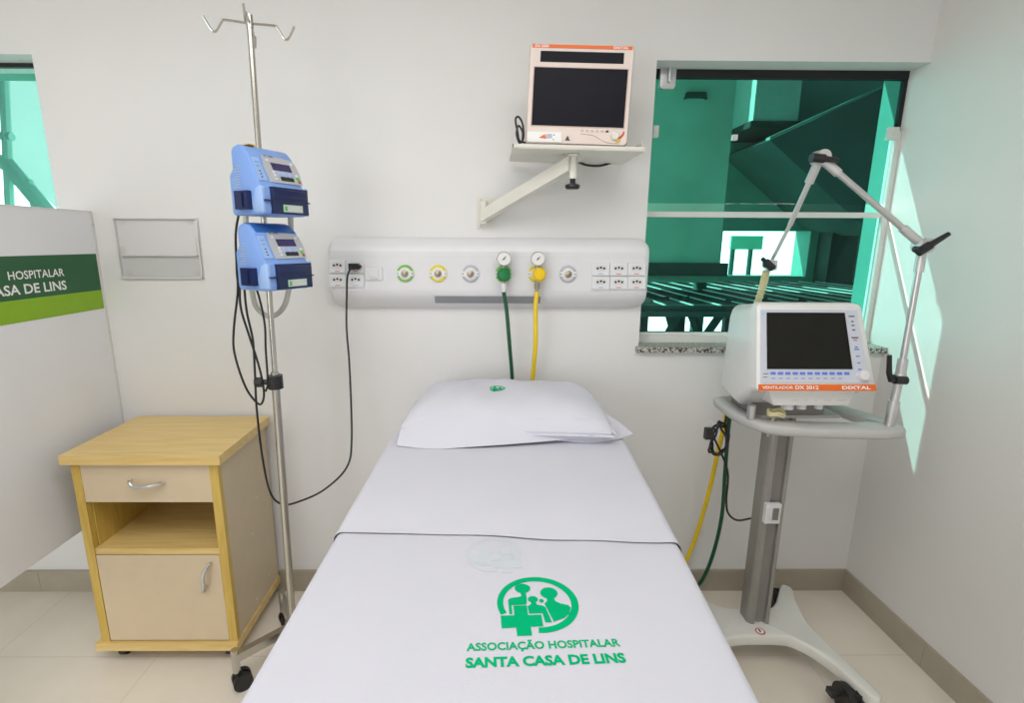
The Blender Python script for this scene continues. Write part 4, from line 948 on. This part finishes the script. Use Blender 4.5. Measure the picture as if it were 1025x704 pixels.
for y, w, m in ((Hs-.040, .02, 'ink'), (Hs-.056, .008, 'ink'), (Hs-.068, .010, 'ink'), (Hs-.082, .010, 'ink'), (Hs-.106, .022, 'ink'), (Hs-.114, .012, 'pinkink'), (Hs-.135, .010, 'inkb'), (Hs-.142, .016, 'inkb'), (Hs-.163, .012, 'inkb'), (Hs-.183, .009, 'inkb'), (Hs-.203, .010, 'inkb')):
    fslab('panel_print', M[m], trap(.138-w/2, .138+w/2, y, y+.004), .002, .0026, kp)
os_ = fslab('orange_strip', M['orange'], trap(-.176, .178, .0, .019), .0, .0045)
text('VENTILADOR', 'lettering', M['paint_white'], os_, .093, .0085, place(FP(-.166, .0055, .005), (1, 0, 0), fup), .014, 'L')
text('DX 3012', 'lettering', M['paint_white'], os_, .070, .0105, place(FP(-.067, .0048, .005), (1, 0, 0), fup), .022, 'L')
text('DIXTAL', 'lettering', M['paint_white'], os_, .086, .0095, place(FP(.160, .005, .005), (1, 0, 0), fup), .03, 'R')
b = MB(); b.lathe(FP(.139, .046, .001), fn_, [(.0165, 0), (.0165, .010), (.0145, .016), (.011, .0175), (.0, .0175)]); b.build('dial_knob', M['white'], t)
# lower connector block and feet
b = MB(); b.prism([(vx-.125, vz+.108), (vx+.145, vz+.108), (vx+.128, vz+.060), (vx-.105, vz+.060)], vy+.035, vy+.2, 'y', .004); b.build('connector_block', M['vent'], t)
b = MB()
for x, w in ((-.05, .02), (-.012, .01), (.02, .008), (.05, .022), (.09, .03)): b.rng((vx+x, vy+.0342, vz+.076), (vx+x+w, vy+.0352, vz+.080))
b.build('connector_print', M['acryle'], t)
b = MB()
for x, r in ((-.04, .018), (.005, .014), (.06, .012)): b.cyl((vx+x, vy+.07, vz+.062), (vx+x, vy+.07, vz+.040), r, bev=.002)
b.build('port', M['white'], t)
b = MB(); b.rng((vx-.12, vy+.13, vz-.001), (vx+.12, vy+.27, vz+.04), .004); b.build('foot_plate', M['columnd'], t)
# beige circuit tubing under the ventilator
b = MB(); c = Vector((vx-.075, vy+.065, vz+.034)); pts = []
for k in range(26): a = k*.55; pts.append(c+Vector((.024*math.cos(a), .020*math.sin(a), .003*math.sin(k*1.7)-.0006*k)))
b.tube(pts+[c+Vector((-.02, -.01, -.05)), c+Vector((-.018, 0, -.085))], .004, 8)
tag(b.build('tubing_coil', M['tube']), 'coiled yellowish clear tubing hanging under the front of the ventilator', 'tube')

# ------------------------------------------------------------------ support arm
ya = -.50
a0 = aY(890, 424, ya); a1 = aY(901, 377, ya); a2 = aY(924, 246, ya); a3 = aY(821, 158, -.42); a4 = aY(791, 225, -.32); a5 = aY(772, 262, -.26)
a0 = Vector((a0.x, ya, TZ))
t = thing('support_arm', 'jointed chrome hose support arm with black levers clamped to the cart', 'support arm', a0)
b = MB(); b.cyl(a0, a0.lerp(a1, .28), .0135, bev=.002); b.build('socket', M['satin'], t)
b = MB(); b.cyl(a0.lerp(a1, .26), a0.lerp(a1, .50), .0155, bev=.004); b.build('collar', M['alu'], t)
b = MB(); b.cyl(a0.lerp(a1, .48), a1+(a2-a1)*.10, .0115, bev=.001); b.cyl(a1-(a2-a1)*.02, a1+(a2-a1)*.14, .0135, bev=.002); b.ball(a1, .017); b.build('lower_joint', M['alu'], t)
def lever(name, p, d, up, L, par=t):
    d = Vector(d).normalized(); b = MB(); b.cyl(p, p+Vector((0, -.026, 0)), .010, bev=.002)
    q0 = p+Vector((0, -.028, 0)); b.cyl(q0-d*.016, q0+d*.02, .0125, bev=.005)
    b.tube([q0, q0+d*.03, q0+d*.034+Vector(up)*.02, q0+d*.030+Vector(up)*L] if up else [q0, q0+d*L*.5, q0+d*L], lambda k: .0105-.004*k, 10, False); return b.build(name, M['blackp'], par)
lever('lever', a1+Vector((-.020, 0, -.004)), (-1, 0, .05), (-.22, 0, 1), .075)
b = MB(); b.tube([a1+(a2-a1)*.06, a1+(a2-a1)*.84], .0088, 16, False); b.build('lower_tube', M['satin'], t)
dl = (a2-a1).normalized(); du = (a3-a2).normalized()
b = MB(); b.cyl(a2-dl*.075, a2-dl*.012, .0125, bev=.002); b.cyl(a2+du*.012, a2+du*.075, .0125, bev=.002); b.cyl(a2+Vector((0, -.02, 0)), a2+Vector((0, .02, 0)), .021, bev=.004); b.build('elbow_joint', M['alu'], t)
lever('lever', a2+Vector((-.016, .006, -.010)), (.83, 0, .55), None, .078)
b = MB(); b.tube([a2+du*.06, a3-du*.06], .0088, 16, False); b.build('middle_tube', M['satin'], t)
d4 = (a4-a3).normalized()
b = MB(); b.cyl(a3-du*.07, a3-du*.012, .0125, bev=.002); b.cyl(a3+d4*.012, a3+d4*.075, .0125, bev=.002); b.cyl(a3+Vector((0, -.02, 0)), a3+Vector((0, .02, 0)), .021, bev=.004); b.build('top_joint', M['alu'], t)
lever('lever', a3+Vector((-.022, .006, -.004)), (1, 0, -.10), None, .062)
b = MB(); b.tube([a3+d4*.06, a4], .0078, 14, False); b.tube([a4, a4.lerp(a5, .3), a5], .0062, 12, False); b.build('upper_tube', M['satin'], t)
b = MB(); b.box(a5+Vector((-.002, -.004, -.012)), (.034, .02, .034), .005); b.build('hose_clip', M['alu'], t)
lever('wing_screw', a5+Vector((-.014, .010, -.012)), (-.75, 0, .62), None, .036)
a6 = aY(767, 272, -.25); a7 = aY(759, 305, -.15)
b = MB(); b.tube([a6, a6.lerp(a7, .5), a7+Vector((-.002, .025, -.05)), a7+Vector((.004, .06, -.12))], lambda k: .0115+.0016*math.sin(k*120), 12, True, 24)
tag(b.build('breathing_tube', M['tube']), 'short yellowish corrugated breathing tube under the arm clip above the ventilator', 'tube')

# ------------------------------------------------------------------ black cord bundle hanging on the left of the cart
yc = -.30; c0 = aY(719, 440, yc); b = MB(); pts = [aY(728, 412, -.25)]
for k in range(34):
    a = k*.62+1.0; r = 1+.16*math.sin(k*2.1); pts.append(c0+Vector((.027*r*math.cos(a)+.006*math.sin(k*.9), .012*math.sin(k*1.3), .058*r*math.sin(a)-.004*math.cos(k))))
pts += [aY(728, 470, yc), aY(727, 500, yc), aY(729, 514, yc), aY(738, 521, yc), aY(752, 519, -.31)]
b.tube(pts, .0038, 8, True, 5); b.box(aY(709, 434, yc-.01), (.024, .02, .04), .006)
tag(b.build('cord_bundle', M['cable']), 'coiled black power cord bundle hanging beside the ventilator cart column', 'cable')
b = MB(); b.tube([aY(711, 421, yc+.012), aY(716, 428, yc+.004), aY(720, 436, yc-.014)], .0022, 6); tag(b.build('cable_tie', M['white']), 'thin white cable tie poking from the black cord bundle', 'cable tie')

# ------------------------------------------------------------------ light
def area(name, loc, size, power, col, rot=(0, 0, 0), sy=None):
    l = bpy.data.lights.new(name, 'AREA'); l.energy = power; l.color = col; l.shape = 'RECTANGLE'; l.size = size; l.size_y = sy or size
    o = bpy.data.objects.new(name, l); C.objects.link(o); o.location = loc; o.rotation_euler = rot; return o
area('ceiling_lamp', (-.5, -1.85, ZC-.02), 2.2, 34, (1, .985, .97), sy=1.5)
area('ceiling_lamp', (.5, -1.7, ZC-.02), .9, 5, (1, .985, .97), sy=1.2)
area('front_fill', (-2.0, -4.2, 1.4), 2.4, 47, (.97, .985, 1), rot=(math.radians(90), 0, math.radians(-9)), sy=1.7)  # unseen soft fill added at the solid front wall to even the light
sd = Vector((.98, -.458, -.902)).normalized()
l = bpy.data.lights.new('sun', 'SUN'); l.energy = 7.5; l.angle = math.radians(.5); l.color = (1, .96, .9)
o = bpy.data.objects.new('sun', l); C.objects.link(o); o.rotation_euler = sd.to_track_quat('-Z', 'Y').to_euler(); o.location = (-4, 3, 6)
w = bpy.data.worlds.new('world'); bpy.context.scene.world = w; w.use_nodes = True; nt = w.node_tree
bg = nt.nodes['Background']; sky = nt.nodes.new('ShaderNodeTexSky'); sky.sky_type = 'HOSEK_WILKIE'; sky.turbidity = 6; sky.ground_albedo = .5
sky.sun_direction = (-sd).normalized()
mx_ = nt.nodes.new('ShaderNodeMix'); mx_.data_type = 'RGBA'; mx_.inputs['Factor'].default_value = .75; mx_.inputs[7].default_value = (.95, 1, 1, 1)
nt.links.new(sky.outputs['Color'], mx_.inputs[6])
# bright haze along the horizon
tc = nt.nodes.new('ShaderNodeTexCoord'); sx = nt.nodes.new('ShaderNodeSeparateXYZ'); nt.links.new(tc.outputs['Generated'], sx.inputs[0])
rp = nt.nodes.new('ShaderNodeValToRGB'); nt.links.new(sx.outputs['Z'], rp.inputs['Fac'])
ma = nt.nodes.new('ShaderNodeMath'); ma.operation = 'MULTIPLY_ADD'; ma.inputs[1].default_value = .5; ma.inputs[2].default_value = .5
nt.links.new(sx.outputs['Z'], ma.inputs[0]); nt.links.new(ma.outputs[0], rp.inputs['Fac'])
els = rp.color_ramp.elements
els[0].position = .34; els[0].color = (.06, .06, .06, 1); els[1].position = .42; els[1].color = (1, 1, 1, 1)
for p_, c_ in ((.57, 1), (.66, .10)): x_ = els.new(p_); x_.color = (c_, c_, c_, 1)
mb_ = nt.nodes.new('ShaderNodeMath'); mb_.operation = 'MULTIPLY'; mb_.inputs[1].default_value = 7
my_ = nt.nodes.new('ShaderNodeMapRange'); my_.inputs['From Min'].default_value = -.1; my_.inputs['From Max'].default_value = .5; my_.inputs['To Min'].default_value = .05; nt.links.new(sx.outputs['Y'], my_.inputs['Value'])
mc_ = nt.nodes.new('ShaderNodeMath'); mc_.operation = 'MULTIPLY'; nt.links.new(rp.outputs['Color'], mc_.inputs[0]); nt.links.new(my_.outputs[0], mc_.inputs[1])
nt.links.new(mc_.outputs[0], mb_.inputs[0])
nt.links.new(mx_.outputs[2], bg.inputs['Color']); nt.links.new(mb_.outputs[0], bg.inputs['Strength'])

# ------------------------------------------------------------------ camera
cam = bpy.data.cameras.new('camera'); co = bpy.data.objects.new('camera', cam); C.objects.link(co)
cam.sensor_fit = 'HORIZONTAL'; cam.sensor_width = 36; cam.lens = 36*F/1025; cam.shift_x = (512.5-CX)/1025; cam.clip_start = .02
c, s = math.cos, math.sin
def todir(x, w_, y):
    x, w_ = c(ROLL)*x-s(ROLL)*w_, s(ROLL)*x+c(ROLL)*w_
    y, z = c(PITCH)*y+s(PITCH)*w_, -s(PITCH)*y+c(PITCH)*w_
    x, y = c(YAW)*x-s(YAW)*y, s(YAW)*x+c(YAW)*y
    return Vector((x, y, z))
ex, eu, ef = todir(1, 0, 0), todir(0, 1, 0), todir(0, 0, 1)
co.matrix_world = Matrix(((ex.x, eu.x, -ef.x, CAM.x), (ex.y, eu.y, -ef.y, CAM.y), (ex.z, eu.z, -ef.z, CAM.z), (0, 0, 0, 1)))
sc = bpy.context.scene; sc.camera = co
sc.view_settings.view_transform = 'Standard'; sc.view_settings.look = 'None'; sc.view_settings.exposure = 0
sc.cycles.max_bounces = 10; sc.cycles.transparent_max_bounces = 16; sc.cycles.use_denoising = True
